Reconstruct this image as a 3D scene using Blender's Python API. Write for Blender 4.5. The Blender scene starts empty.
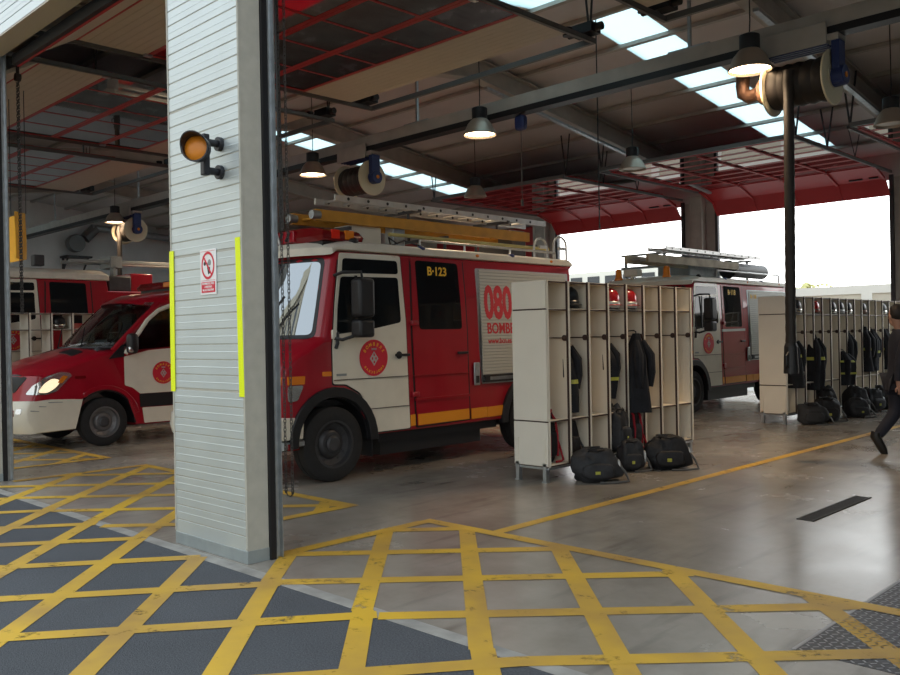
import bpy, bmesh, math, random
from math import sin, cos, pi, radians, sqrt, atan2
from mathutils import Vector, Matrix
from mathutils.bvhtree import BVHTree
random.seed(7)
scene = bpy.context.scene
COL = scene.collection
V = Vector

# ------------------------------------------------------------------ materials
def mat(name, col, rough=.5, metal=0.0, spec=.5, noise=0, nscale=8, bump=0, bscale=60, emit=None, estr=0, trans=0, ior=1.45, coat=0, stretch=None):
    m = bpy.data.materials.new(name); m.use_nodes = True
    nt = m.node_tree; b = nt.nodes['Principled BSDF']
    b.inputs['Base Color'].default_value = (*col, 1)
    b.inputs['Roughness'].default_value = rough
    b.inputs['Metallic'].default_value = metal
    b.inputs['Specular IOR Level'].default_value = spec
    b.inputs['IOR'].default_value = ior
    if trans: b.inputs['Transmission Weight'].default_value = trans
    if coat: b.inputs['Coat Weight'].default_value = coat; b.inputs['Coat Roughness'].default_value = .06
    if emit:
        b.inputs['Emission Color'].default_value = (*emit, 1); b.inputs['Emission Strength'].default_value = estr
    tc = nt.nodes.new('ShaderNodeTexCoord')
    src = tc.outputs['Object']
    if stretch:
        mp = nt.nodes.new('ShaderNodeMapping'); mp.inputs['Scale'].default_value = stretch
        nt.links.new(src, mp.inputs[0]); src = mp.outputs[0]
    if noise:
        n = nt.nodes.new('ShaderNodeTexNoise'); n.inputs['Scale'].default_value = nscale; n.inputs['Detail'].default_value = 5
        nt.links.new(src, n.inputs['Vector'])
        r = nt.nodes.new('ShaderNodeMapRange')
        r.inputs[1].default_value = .3; r.inputs[2].default_value = .7
        r.inputs[3].default_value = 1 - noise; r.inputs[4].default_value = 1 + noise
        nt.links.new(n.outputs[0], r.inputs[0])
        mx = nt.nodes.new('ShaderNodeVectorMath'); mx.operation = 'SCALE'
        mx.inputs[0].default_value = col
        nt.links.new(r.outputs[0], mx.inputs['Scale'])
        nt.links.new(mx.outputs[0], b.inputs['Base Color'])
    if bump:
        n2 = nt.nodes.new('ShaderNodeTexNoise'); n2.inputs['Scale'].default_value = bscale; n2.inputs['Detail'].default_value = 3
        nt.links.new(src, n2.inputs['Vector'])
        bp = nt.nodes.new('ShaderNodeBump'); bp.inputs['Strength'].default_value = bump; bp.inputs['Distance'].default_value = .01
        nt.links.new(n2.outputs[0], bp.inputs['Height']); nt.links.new(bp.outputs[0], b.inputs['Normal'])
    return m

M = {}
M['red'] = mat('vehicle_red', (.31, .005, .016), .28, coat=.5, noise=.06, nscale=3)
M['truckwhite'] = mat('vehicle_white', (.70, .66, .56), .32, coat=.3, noise=.05, nscale=4)
M['capwhite'] = mat('roof_white', (.66, .63, .55), .4, noise=.08, nscale=5)
M['black'] = mat('black_plastic', (.012, .012, .014), .45)
M['rubber'] = mat('tyre_rubber', (.014, .014, .015), .8, noise=.2, nscale=20)
M['rim'] = mat('dark_steel_rim', (.06, .06, .065), .45, .5)
M['vanrim'] = mat('grey_steel_rim', (.17, .17, .175), .4, .5)
M['glass'] = mat('tinted_glass', (.008, .010, .012), .04, spec=.3)
M['windglass'] = mat('reflective_windscreen', (.30, .33, .36), .015, metal=.92)
M['orange'] = mat('amber_lens', (.75, .22, .02), .25)
M['redlens'] = mat('red_lens', (.16, .006, .008), .15)
M['redbright'] = mat('bright_red_lens', (.75, .03, .015), .2)
M['chrome'] = mat('chrome', (.75, .75, .75), .12, 1)
M['lamp'] = mat('headlamp_glass', (.55, .56, .55), .08, .75)
M['orangestripe'] = mat('orange_stripe', (.72, .27, .015), .4)
M['yellowtext'] = mat('yellow_letter', (.85, .50, .03), .5)
M['redtext'] = mat('red_letter', (.55, .02, .03), .5)
M['shutter'] = mat('roller_shutter', (.50, .51, .47), .45, .1)
M['alu'] = mat('aluminium', (.55, .55, .54), .4, .7, noise=.1)
M['darkgalv'] = mat('dull_galvanised', (.22, .22, .22), .5, .5)
M['chainsteel'] = mat('dark_chain_steel', (.09, .09, .09), .5, .4)
M['galv'] = mat('galvanised_steel', (.42, .45, .47), .38, .8, noise=.15, nscale=14)
M['darksteel'] = mat('dark_steel', (.07, .07, .075), .55, .5, noise=.15)
M['yladder'] = mat('ochre_ladder_paint', (.52, .25, .03), .55, noise=.15, nscale=6)
M['clad'] = mat('grey_cladding', (.57, .63, .64), .36, .5, noise=.035, nscale=3, bump=.04, bscale=160)
M['skirt'] = mat('grey_skirting', (.27, .30, .30), .5, .15, noise=.1)
M['jamb'] = mat('concrete_jamb', (.43, .42, .37), .75, noise=.07, nscale=12)
M['lintel_soffit'] = mat('beige_soffit', (.50, .46, .38), .6)
M['door_beige'] = mat('beige_door_panel', (.50, .45, .37), .45, noise=.03)
M['door_red'] = mat('red_door_frame', (.38, .018, .02), .4)
M['door_glass'] = mat('door_glazing', (.17, .15, .15), .025, metal=1)
M['ceil'] = mat('roof_sheet', (.60, .56, .55), .6, noise=.06, nscale=1.2)
M['beam'] = mat('roof_steel', (.44, .41, .37), .55, .1, noise=.1, nscale=4)
M['wallpaint'] = mat('painted_block_wall', (.78, .77, .76), .8, noise=.05, nscale=2, bump=.2, bscale=30)
M['lockpanel'] = mat('cream_laminate', (.66, .60, .49), .5, noise=.03, nscale=3)
M['lockwhite'] = mat('white_laminate', (.72, .68, .59), .5, noise=.03, nscale=3)
M['lockedge'] = mat('cream_edge', (.72, .68, .58), .4)
M['lockgap'] = mat('brown_joint', (.045, .025, .02), .6)
M['bag'] = mat('charcoal_nylon', (.022, .023, .026), .7, noise=.3, nscale=12, bump=.5, bscale=25)
M['bagblack'] = mat('black_nylon', (.010, .010, .012), .65, noise=.3, nscale=12, bump=.5, bscale=25)
M['strapgrey'] = mat('grey_strap', (.07, .07, .07), .7)
M['bagred'] = mat('red_webbing', (.33, .01, .02), .6)
M['patch'] = mat('lime_reflective_patch', (.42, .42, .06), .5)
M['silver'] = mat('silver_reflective', (.50, .51, .50), .35, .4)
M['jacket'] = mat('navy_turnout_cloth', (.009, .010, .014), .85, noise=.3, nscale=9, bump=.5, bscale=14)
M['helmetred'] = mat('helmet_red', (.45, .012, .016), .25, coat=.5)
M['helmetblack'] = mat('helmet_black', (.012, .014, .018), .3)
M['helmetchrome'] = mat('helmet_silver', (.6, .58, .53), .2, .9)
M['hose'] = mat('black_exhaust_hose', (.020, .016, .014), .6, noise=.2)
M['copper'] = mat('brown_duct', (.20, .11, .075), .45, .4)
M['flange'] = mat('cream_flange', (.62, .56, .40), .5)
M['blue'] = mat('blue_bracket', (.02, .035, .13), .45)
M['yellowbox'] = mat('amber_plastic_sheet', (.80, .42, .015), .5, noise=.08)
M['tape'] = mat('lime_fluorescent_tape', (.80, .92, .0), .45, emit=None)
M['signwhite'] = mat('sign_white', (.80, .80, .80), .4)
M['signred'] = mat('sign_red', (.60, .02, .045), .4)
M['signblack'] = mat('sign_black', (.01, .01, .01), .5)
M['signgrey'] = mat('sign_grey', (.25, .27, .27), .5)
M['signalblack'] = mat('signal_black', (.016, .017, .022), .4)
M['amber'] = mat('amber_signal_lens', (.62, .21, .015), .35)
M['grate'] = mat('drain_grate', (.03, .03, .032), .6, .3)
M['plate'] = mat('checker_plate', (.05, .055, .065), .5, .35, noise=.2)
M['plate_stud'] = mat('worn_stud_steel', (.26, .27, .29), .4, .5)
M['track'] = mat('grey_track', (.15, .15, .15), .5, .2)
M['lampshade'] = mat('spun_aluminium_shade', (.42, .36, .30), .4, .6)
M['lampglow'] = mat('lamp_glow', (1, .9, .75), .5, emit=(1, .72, .45), estr=16)
M['headglow'] = mat('headlamp_glow', (1, .9, .7), .4, emit=(1, .80, .50), estr=.9)
M['skin'] = mat('skin', (.42, .23, .16), .55)
M['hair'] = mat('dark_hair', (.015, .010, .008), .6)
M['uniform'] = mat('navy_uniform', (.012, .013, .022), .8, noise=.2, nscale=10)
M['boot'] = mat('black_boot', (.012, .011, .010), .4)
M['outwall'] = mat('white_yard_wall', (.62, .57, .46), .8, noise=.05, nscale=1)
M['outpost'] = mat('white_pilaster', (.80, .78, .70), .8)
M['palmleaf'] = mat('palm_green', (.50, .46, .16), .6)
M['bark'] = mat('palm_bark', (.22, .16, .10), .9)
M['facade'] = mat('beige_facade', (.42, .37, .27), .8, noise=.06, nscale=.4)
M['facadewin'] = mat('facade_window', (.05, .055, .06), .2)
M['interior'] = mat('grey_interior', (.035, .036, .04), .7)
M['carwhite'] = mat('pale_car_paint', (.7, .7, .68), .3)

def skylight_mat():
    m = bpy.data.materials.new('translucent_roof_sheet'); m.use_nodes = True
    nt = m.node_tree; nt.nodes.clear()
    o = nt.nodes.new('ShaderNodeOutputMaterial'); t = nt.nodes.new('ShaderNodeBsdfTranslucent')
    t.inputs[0].default_value = (.62, .72, .72, 1)
    tr = nt.nodes.new('ShaderNodeBsdfTransparent'); tr.inputs[0].default_value = (.70, .80, .82, 1)
    mx = nt.nodes.new('ShaderNodeMixShader'); mx.inputs[0].default_value = .35
    nt.links.new(t.outputs[0], mx.inputs[1]); nt.links.new(tr.outputs[0], mx.inputs[2]); nt.links.new(mx.outputs[0], o.inputs[0])
    return m
M['skylight'] = skylight_mat()

def clear_glass(c=(.72, .77, .77)):
    m = bpy.data.materials.new('clear_windscreen'); m.use_nodes = True
    nt = m.node_tree; nt.nodes.clear()
    o = nt.nodes.new('ShaderNodeOutputMaterial')
    g = nt.nodes.new('ShaderNodeBsdfGlossy'); g.inputs['Roughness'].default_value = .02
    tr = nt.nodes.new('ShaderNodeBsdfTransparent'); tr.inputs[0].default_value = (*c, 1)
    fr = nt.nodes.new('ShaderNodeLayerWeight'); fr.inputs[0].default_value = .5
    pw = nt.nodes.new('ShaderNodeMath'); pw.operation = 'POWER'; pw.inputs[1].default_value = 4
    mr = nt.nodes.new('ShaderNodeMapRange'); mr.inputs[3].default_value = .03; mr.inputs[4].default_value = .8
    nt.links.new(fr.outputs['Facing'], pw.inputs[0]); nt.links.new(pw.outputs[0], mr.inputs[0])
    mx = nt.nodes.new('ShaderNodeMixShader')
    nt.links.new(mr.outputs[0], mx.inputs[0]); nt.links.new(tr.outputs[0], mx.inputs[1]); nt.links.new(g.outputs[0], mx.inputs[2]); nt.links.new(mx.outputs[0], o.inputs[0])
    return m
M['clear'] = clear_glass(); M['cleardark'] = clear_glass((.30, .33, .34))

def floor_mat():
    m = mat('polished_concrete', (.27, .245, .21), .3)
    nt = m.node_tree; b = nt.nodes['Principled BSDF']; N = nt.nodes.new; L = nt.links.new
    tc = N('ShaderNodeTexCoord')
    n1 = N('ShaderNodeTexNoise'); n1.inputs['Scale'].default_value = .8; n1.inputs['Detail'].default_value = 8; n1.inputs['Roughness'].default_value = .65
    L(tc.outputs['Object'], n1.inputs['Vector'])
    cr = N('ShaderNodeValToRGB'); e = cr.color_ramp.elements
    e[0].position = .32; e[0].color = (.215, .182, .148, 1); e[1].position = .68; e[1].color = (.385, .350, .305, 1)
    L(n1.outputs[0], cr.inputs[0])
    mp = N('ShaderNodeMapping'); mp.inputs['Scale'].default_value = (4, .5, 1); mp.inputs['Rotation'].default_value = (0, 0, .5)
    L(tc.outputs['Object'], mp.inputs[0])
    n2 = N('ShaderNodeTexNoise'); n2.inputs['Scale'].default_value = 1.6; n2.inputs['Detail'].default_value = 6
    L(mp.outputs[0], n2.inputs['Vector'])
    r2 = N('ShaderNodeMapRange'); r2.inputs[1].default_value = .55; r2.inputs[2].default_value = .75; r2.inputs[3].default_value = 1; r2.inputs[4].default_value = .62
    L(n2.outputs[0], r2.inputs[0])
    sc = N('ShaderNodeVectorMath'); sc.operation = 'SCALE'
    L(cr.outputs[0], sc.inputs[0]); L(r2.outputs[0], sc.inputs['Scale'])
    L(sc.outputs[0], b.inputs['Base Color'])
    r3 = N('ShaderNodeMapRange'); r3.inputs[1].default_value = .3; r3.inputs[2].default_value = .7; r3.inputs[3].default_value = .19; r3.inputs[4].default_value = .30
    L(n1.outputs[0], r3.inputs[0]); L(r3.outputs[0], b.inputs['Roughness'])
    b.inputs['Specular IOR Level'].default_value = .85
    return m
M['floor'] = floor_mat()

def asphalt_mat():
    m = mat('asphalt', (.07, .073, .082), .85, bump=.9, bscale=140)
    nt = m.node_tree; b = nt.nodes['Principled BSDF']; N = nt.nodes.new; L = nt.links.new
    tc = N('ShaderNodeTexCoord')
    n1 = N('ShaderNodeTexNoise'); n1.inputs['Scale'].default_value = 90; n1.inputs['Detail'].default_value = 4
    n2 = N('ShaderNodeTexNoise'); n2.inputs['Scale'].default_value = .9; n2.inputs['Detail'].default_value = 6
    L(tc.outputs['Object'], n1.inputs['Vector']); L(tc.outputs['Object'], n2.inputs['Vector'])
    cr = N('ShaderNodeValToRGB'); e = cr.color_ramp.elements
    e[0].position = .3; e[0].color = (.058, .061, .070, 1); e[1].position = .72; e[1].color = (.115, .118, .130, 1)
    L(n1.outputs[0], cr.inputs[0])
    r = N('ShaderNodeMapRange'); r.inputs[1].default_value = .35; r.inputs[2].default_value = .7; r.inputs[3].default_value = .85; r.inputs[4].default_value = 1.12
    L(n2.outputs[0], r.inputs[0])
    s = N('ShaderNodeVectorMath'); s.operation = 'SCALE'; L(cr.outputs[0], s.inputs[0]); L(r.outputs[0], s.inputs['Scale']); L(s.outputs[0], b.inputs['Base Color'])
    return m
M['asphalt'] = asphalt_mat()

def paint_mat():
    m = bpy.data.materials.new('worn_yellow_paint'); m.use_nodes = True
    nt = m.node_tree; b = nt.nodes['Principled BSDF']; N = nt.nodes.new; L = nt.links.new
    tc = N('ShaderNodeTexCoord')
    n1 = N('ShaderNodeTexNoise'); n1.inputs['Scale'].default_value = 4.5; n1.inputs['Detail'].default_value = 9; n1.inputs['Roughness'].default_value = .72
    n2 = N('ShaderNodeTexNoise'); n2.inputs['Scale'].default_value = 1.1; n2.inputs['Detail'].default_value = 5
    L(tc.outputs['Object'], n1.inputs['Vector']); L(tc.outputs['Object'], n2.inputs['Vector'])
    cr = N('ShaderNodeValToRGB'); e = cr.color_ramp.elements
    e[0].position = .36; e[0].color = (.44, .255, .06, 1); e[1].position = .60; e[1].color = (.70, .42, .035, 1)
    L(n2.outputs[0], cr.inputs[0]); L(cr.outputs[0], b.inputs['Base Color'])
    b.inputs['Roughness'].default_value = .55
    r = N('ShaderNodeMapRange'); r.inputs[1].default_value = .57; r.inputs[2].default_value = .68; r.inputs[3].default_value = 1; r.inputs[4].default_value = .12
    L(n1.outputs[0], r.inputs[0]); L(r.outputs[0], b.inputs['Alpha'])
    return m
M['paint'] = paint_mat()

# ------------------------------------------------------------------ mesh builder
class G:
    def __init__(s): s.v = []; s.f = []; s.mi = []
    def add(s, vs, fs, m=0):
        o = len(s.v); s.v += [tuple(p) for p in vs]; s.f += [tuple(i + o for i in f) for f in fs]; s.mi += [m] * len(fs); return s
    def box(s, x0, x1, y0, y1, z0, z1, m=0, rot=None, piv=None):
        vs = [V((x, y, z)) for z in (z0, z1) for y in (y0, y1) for x in (x0, x1)]
        if rot is not None:
            c = V(piv) if piv is not None else V(((x0+x1)/2, (y0+y1)/2, (z0+z1)/2))
            vs = [c + rot @ (p - c) for p in vs]
        return s.add(vs, [(0, 2, 3, 1), (4, 5, 7, 6), (0, 1, 5, 4), (1, 3, 7, 5), (3, 2, 6, 7), (2, 0, 4, 6)], m)
    def bar(s, a, b, w, h, m=0, up=(0, 0, 1)):
        a = V(a); b = V(b); d = (b - a).normalized(); u = V(up)
        if abs(d.dot(u)) > .98: u = V((0, 1, 0))
        x = d.cross(u).normalized(); z = x.cross(d)
        vs = [p + x * sx * w/2 + z * sz * h/2 for p in (a, b) for sx, sz in ((-1, -1), (1, -1), (1, 1), (-1, 1))]
        return s.add(vs, [(3, 2, 1, 0), (4, 5, 6, 7), (0, 1, 5, 4), (1, 2, 6, 5), (2, 3, 7, 6), (3, 0, 4, 7)], m)
    def cone(s, a, b, r0, r1=None, n=16, m=0, caps=True):
        r1 = r0 if r1 is None else r1
        a = V(a); b = V(b); d = (b - a).normalized()
        u = V((0, 0, 1)) if abs(d.z) < .9 else V((1, 0, 0))
        x = d.cross(u).normalized(); y = d.cross(x)
        vs = []
        for p, r in ((a, r0), (b, r1)):
            for i in range(n):
                t = 2*pi*i/n; vs.append(p + x*cos(t)*r + y*sin(t)*r)
        fs = [(i, (i+1) % n, n+(i+1) % n, n+i) for i in range(n)]
        if caps: fs += [tuple(range(n-1, -1, -1)), tuple(range(n, 2*n))]
        return s.add(vs, fs, m)
    def tube(s, pts, r, n=8, m=0, closed=False):
        pts = [V(p) for p in pts]; K = len(pts); vs = []; px = None
        for i, p in enumerate(pts):
            if closed: d = pts[(i+1) % K] - pts[i-1]
            else: d = pts[min(i+1, K-1)] - pts[max(i-1, 0)]
            d.normalize()
            if px is None:
                u = V((0, 0, 1)) if abs(d.z) < .9 else V((1, 0, 0)); px = d.cross(u).normalized()
            else:
                px = (px - d * px.dot(d)).normalized()
            py = d.cross(px); rr = r[i] if isinstance(r, (list, tuple)) else r
            for k in range(n):
                t = 2*pi*k/n; vs.append(p + px*cos(t)*rr + py*sin(t)*rr)
        fs = []
        for i in range(K if closed else K-1):
            j = (i+1) % K
            for k in range(n): fs.append((i*n+k, i*n+(k+1) % n, j*n+(k+1) % n, j*n+k))
        if not closed: fs += [tuple(range(n-1, -1, -1)), tuple((K-1)*n+k for k in range(n))]
        return s.add(vs, fs, m)
    def lathe(s, prof, o=(0, 0, 0), axis='z', n=24, m=0, cap=True, arc=2*pi):
        o = V(o); vs = []
        for r, h in prof:
            for i in range(n):
                t = 2*pi*i/n
                a, b = r*cos(t), r*sin(t)
                p = {'z': (a, b, h), 'x': (h, a, b), 'y': (a, h, b)}[axis]
                vs.append(o + V(p))
        K = len(prof); fs = []
        for i in range(K-1):
            for k in range(n): fs.append((i*n+k, i*n+(k+1) % n, (i+1)*n+(k+1) % n, (i+1)*n+k))
        if cap: fs += [tuple(range(n-1, -1, -1)), tuple((K-1)*n+k for k in range(n))]
        return s.add(vs, fs, m)
    def prism(s, poly, a0, a1, plane='yz', m=0):
        """polygon in a plane, extruded along the third axis from a0 to a1"""
        def P(u, v, w): return {'yz': (w, u, v), 'xz': (u, w, v), 'xy': (u, v, w)}[plane]
        n = len(poly); vs = [P(u, v, a0) for u, v in poly] + [P(u, v, a1) for u, v in poly]
        fs = [(i, (i+1) % n, n+(i+1) % n, n+i) for i in range(n)] + [tuple(range(n-1, -1, -1)), tuple(range(n, 2*n))]
        return s.add(vs, fs, m)
    def blob(s, c, r, e=2.6, nu=20, nv=12, seed=0, amp=.0, m=0, flat=None, fn=None):
        """rounded lump (superellipsoid) with gentle irregularity"""
        rnd = random.Random(seed); ph = [rnd.uniform(0, 6.28) for _ in range(9)]
        vs = []; c = V(c)
        sg = lambda x, p: math.copysign(abs(x)**p, x)
        for j in range(1, nv):
            t = -pi/2 + pi*j/nv
            for i in range(nu):
                a = 2*pi*i/nu; p = 2/e
                x = sg(cos(t), p)*sg(cos(a), p); y = sg(cos(t), p)*sg(sin(a), p); z = sg(sin(t), p)
                k = 1 + amp*(sin(3*a+ph[0]+2*t)+sin(5*t+ph[1]+a)+.7*sin(7*a+ph[2])*cos(4*t+ph[3]))
                q = V((x*r[0]*k, y*r[1]*k, z*r[2]*k))
                if fn: q = fn(q)
                q = c + q
                if flat is not None and q.z < flat: q.z = flat
                vs.append(q)
        b = c + V((0, 0, -r[2])); tq = V((0, 0, r[2])); tq = c + (fn(tq) if fn else tq)
        if flat is not None and b.z < flat: b.z = flat
        vs += [b, tq]; fs = []
        R = nv-1
        for j in range(R-1):
            for i in range(nu): fs.append((j*nu+i, j*nu+(i+1) % nu, (j+1)*nu+(i+1) % nu, (j+1)*nu+i))
        for i in range(nu):
            fs.append((len(vs)-2, (i+1) % nu, i)); fs.append((len(vs)-1, (R-1)*nu+i, (R-1)*nu+(i+1) % nu))
        return s.add(vs, fs, m)
    def loft(s, rings, m=0, cap=True, closed=True):
        n = len(rings[0]); vs = [p for r in rings for p in r]; fs = []
        for i in range(len(rings)-1):
            for k in range(n if closed else n-1): fs.append((i*n+k, i*n+(k+1) % n, (i+1)*n+(k+1) % n, (i+1)*n+k))
        if cap: fs += [tuple(range(n-1, -1, -1)), tuple((len(rings)-1)*n+k for k in range(n))]
        return s.add(vs, fs, m)
    def text(s, body, o, U, W, size, depth=.003, m=0, align='CENTER', bold=.012, sx=1):
        vs, fs = text_geo(body, align, bold)
        o = V(o); U = V(U).normalized(); W = V(W).normalized(); Nn = U.cross(W)
        return s.add([o + U*(p[0]*size*sx) + W*(p[1]*size) + Nn*(p[2]*depth) for p in vs], fs, m)
    def xf(s, mtx):
        s.v = [tuple(mtx @ V(p)) for p in s.v]; return s
    def build(s, name, mats, parent=None, loc=None, smooth=True, bevel=0, ang=.6, seg=2, rz=0):
        me = bpy.data.meshes.new(name); me.from_pydata(s.v, [], s.f)
        if not isinstance(mats, (list, tuple)): mats = [mats]
        for mm in mats: me.materials.append(M[mm] if isinstance(mm, str) else mm)
        if len(mats) > 1: me.polygons.foreach_set('material_index', s.mi)
        bm = bmesh.new(); bm.from_mesh(me); bmesh.ops.recalc_face_normals(bm, faces=bm.faces[:]); bm.to_mesh(me); bm.free()
        return link(name, me, parent, loc, smooth, bevel, ang, seg, rz)

def link(name, me, parent=None, loc=None, smooth=True, bevel=0, ang=.6, seg=2, rz=0):
    if smooth:
        me.polygons.foreach_set('use_smooth', [True]*len(me.polygons)); me.set_sharp_from_angle(angle=ang)
    me.update()
    o = bpy.data.objects.new(name, me); COL.objects.link(o)
    if parent is not None: o.parent = parent
    if loc is not None: o.location = loc
    if rz: o.rotation_euler.z = rz
    if bevel:
        b = o.modifiers.new('edge', 'BEVEL'); b.width = bevel; b.segments = seg; b.limit_method = 'ANGLE'; b.angle_limit = .7
        b.harden_normals = False
    return o

_tg = {}
def text_geo(body, align, bold):
    k = (body, align, bold)
    if k not in _tg:
        cu = bpy.data.curves.new('t', 'FONT'); cu.body = body; cu.size = 1; cu.align_x = align; cu.extrude = 1; cu.offset = bold; cu.resolution_u = 3
        ob = bpy.data.objects.new('t', cu); COL.objects.link(ob)
        dg = bpy.context.evaluated_depsgraph_get(); dg.update()
        me = bpy.data.meshes.new_from_object(ob.evaluated_get(dg))
        vs = [tuple(v.co) for v in me.vertices]; fs = [tuple(p.vertices) for p in me.polygons]
        bpy.data.objects.remove(ob); bpy.data.curves.remove(cu); bpy.data.meshes.remove(me)
        _tg[k] = (vs, fs)
    return _tg[k]

def tag(o, label=None, cat=None, group=None, kind=None):
    if label: o['label'] = label
    if cat: o['category'] = cat
    if group: o['group'] = group
    if kind: o['kind'] = kind
    return o
def T(name, label, cat, loc=(0, 0, 0), rz=0, group=None):
    o = bpy.data.objects.new(name, None); COL.objects.link(o); o.location = loc; o.rotation_euler.z = rz
    o.empty_display_size = .2
    return tag(o, label, cat, group)
def S(o, label=None): o['kind'] = 'structure'; return tag(o, label)
def copy_tree(o, parent=None):
    c = o.copy(); COL.objects.link(c)
    if parent is not None: c.parent = parent; c.matrix_parent_inverse = o.matrix_parent_inverse.copy()
    for ch in list(o.children): copy_tree(ch, c)
    return c

def rrect(u0, v0, u1, v1, r=.03, n=4):
    out = []
    for cx, cy, a in ((u1-r, v0+r, -pi/2), (u1-r, v1-r, 0), (u0+r, v1-r, pi/2), (u0+r, v0+r, pi)):
        for i in range(n+1):
            t = a + pi/2*i/n; out.append((cx+r*cos(t), cy+r*sin(t)))
    return out
def rpoly(pts, r=.03, n=4):
    out = []; K = len(pts)
    for i in range(K):
        p = V(pts[i]).to_2d(); a = V(pts[i-1]).to_2d(); b = V(pts[(i+1) % K]).to_2d()
        la = (a-p).length; lb = (b-p).length; rr = min(r, la*.45, lb*.45)
        s0 = p + (a-p)/la*rr; s1 = p + (b-p)/lb*rr
        for k in range(n+1):
            t = k/n; q = s0*(1-t)**2 + p*2*t*(1-t) + s1*t*t; out.append((q.x, q.y))
    return out
def circ(cu, cv, r, n=40): return [(cu+r*cos(2*pi*i/n), cv+r*sin(2*pi*i/n)) for i in range(n)]

def conform(bvh, pts, axis, off, th, name, m, parent, step=.12, smooth=True):
    """a sheet with thickness th following the surface of a body, its outer face off above it"""
    bm = bmesh.new(); vs = [bm.verts.new((p[0], p[1], 0)) for p in pts]; bm.faces.new(vs)
    for ax in (0, 1):
        lo = min(p[ax] for p in pts); hi = max(p[ax] for p in pts); c = math.floor(lo/step)*step + step
        while c < hi - 1e-4:
            co = [0, 0, 0]; no = [0, 0, 0]; co[ax] = c; no[ax] = 1
            bmesh.ops.bisect_plane(bm, geom=bm.verts[:]+bm.edges[:]+bm.faces[:], plane_co=co, plane_no=no, dist=1e-5); c += step
    bmesh.ops.triangulate(bm, faces=bm.faces[:])
    r = bmesh.ops.extrude_face_region(bm, geom=bm.faces[:])
    top = set(e for e in r['geom'] if isinstance(e, bmesh.types.BMVert))
    bm.verts.ensure_lookup_table()
    dirs = {'+x': (V((-1, 0, 0)), lambda u, v: V((12, u, v))), '-x': (V((1, 0, 0)), lambda u, v: V((-12, u, v))),
            'front': (V((0, 1, 0)), lambda u, v: V((u, -12, v))), 'top': (V((0, 0, -1)), lambda u, v: V((u, v, 12)))}
    d, of = dirs[axis]
    for vert in bm.verts:
        o = of(vert.co.x, vert.co.y); h = bvh.ray_cast(o, d)[0]
        if h is None: h = bvh.find_nearest(o + d*11)[0]
        vert.co = h - d*(off if vert in top else off-th)
    bmesh.ops.recalc_face_normals(bm, faces=bm.faces[:])
    me = bpy.data.meshes.new(name); bm.to_mesh(me); bm.free()
    me.materials.append(M[m])
    return link(name, me, parent, smooth=smooth, ang=.5)

def slices(prof, hw, fmap, inset=.03, ts=(-1, -.985, -.93, -.8, -.6, -.3, 0, .3, .6, .8, .93, .985, 1)):
    """body: a side profile (y,z) repeated across the width, its outermost slices drawn in, placed by fmap(t,y,z)"""
    n = len(prof); nor = []
    area = sum(prof[i][0]*prof[(i+1) % n][1]-prof[(i+1) % n][0]*prof[i][1] for i in range(n))
    sg = 1 if area > 0 else -1
    for i in range(n):
        a = V(prof[i-1]).to_2d(); b = V(prof[i]).to_2d(); c = V(prof[(i+1) % n]).to_2d()
        d = ((b-a).normalized() + (c-b).normalized())
        d = d.normalized() if d.length > 1e-6 else V((1, 0))
        nor.append(V((-d.y, d.x))*sg)
    g = G(); rings = []
    for t in ts:
        k = inset if abs(t) > .999 else (inset*.3 if abs(t) > .98 else 0)
        rings.append([fmap(t, prof[i][0]+nor[i].x*k, prof[i][1]+nor[i].y*k) for i in range(n)])
    g.loft(rings, cap=True)
    bm = bmesh.new(); vs = [bm.verts.new(p) for p in g.v]
    for f in g.f: bm.faces.new([vs[i] for i in f])
    bmesh.ops.triangulate(bm, faces=[f for f in bm.faces if len(f.verts) > 4]); bm.verts.index_update()
    g.f = [tuple(v.index for v in f.verts) for f in bm.faces]; g.mi = [0]*len(g.f); bm.free()
    return g
def bvh_of(g):
    bm = bmesh.new(); vs = [bm.verts.new(p) for p in g.v]
    for f in g.f:
        try: bm.faces.new([vs[i] for i in f])
        except ValueError: pass
    bmesh.ops.triangulate(bm, faces=bm.faces[:])
    t = BVHTree.FromBMesh(bm); bm.free(); return t
def arc(cy, cz, r, a0, a1, n=10): return [(cy+r*cos(radians(a0+(a1-a0)*i/n)), cz+r*sin(radians(a0+(a1-a0)*i/n))) for i in range(n+1)]

# ------------------------------------------------------------------ camera
F = 867.285; YAW = .778217; PIT = -.00079194; ROLL = .0187834
f = V((-sin(YAW)*cos(PIT), cos(YAW)*cos(PIT), sin(PIT))); rt = V((cos(YAW), sin(YAW), 0)); dn = f.cross(rt)
xr = rt*cos(ROLL) + dn*sin(ROLL); yd = -rt*sin(ROLL) + dn*cos(ROLL)
cam = bpy.data.cameras.new('camera'); co = bpy.data.objects.new('camera', cam); COL.objects.link(co)
cam.sensor_width = 36; cam.lens = 36*F/900; cam.clip_end = 400
mw = Matrix((xr, -yd, -f)).transposed().to_4x4(); mw.translation = V((0, 0, 1.55)); co.matrix_world = mw
scene.camera = co

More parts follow.
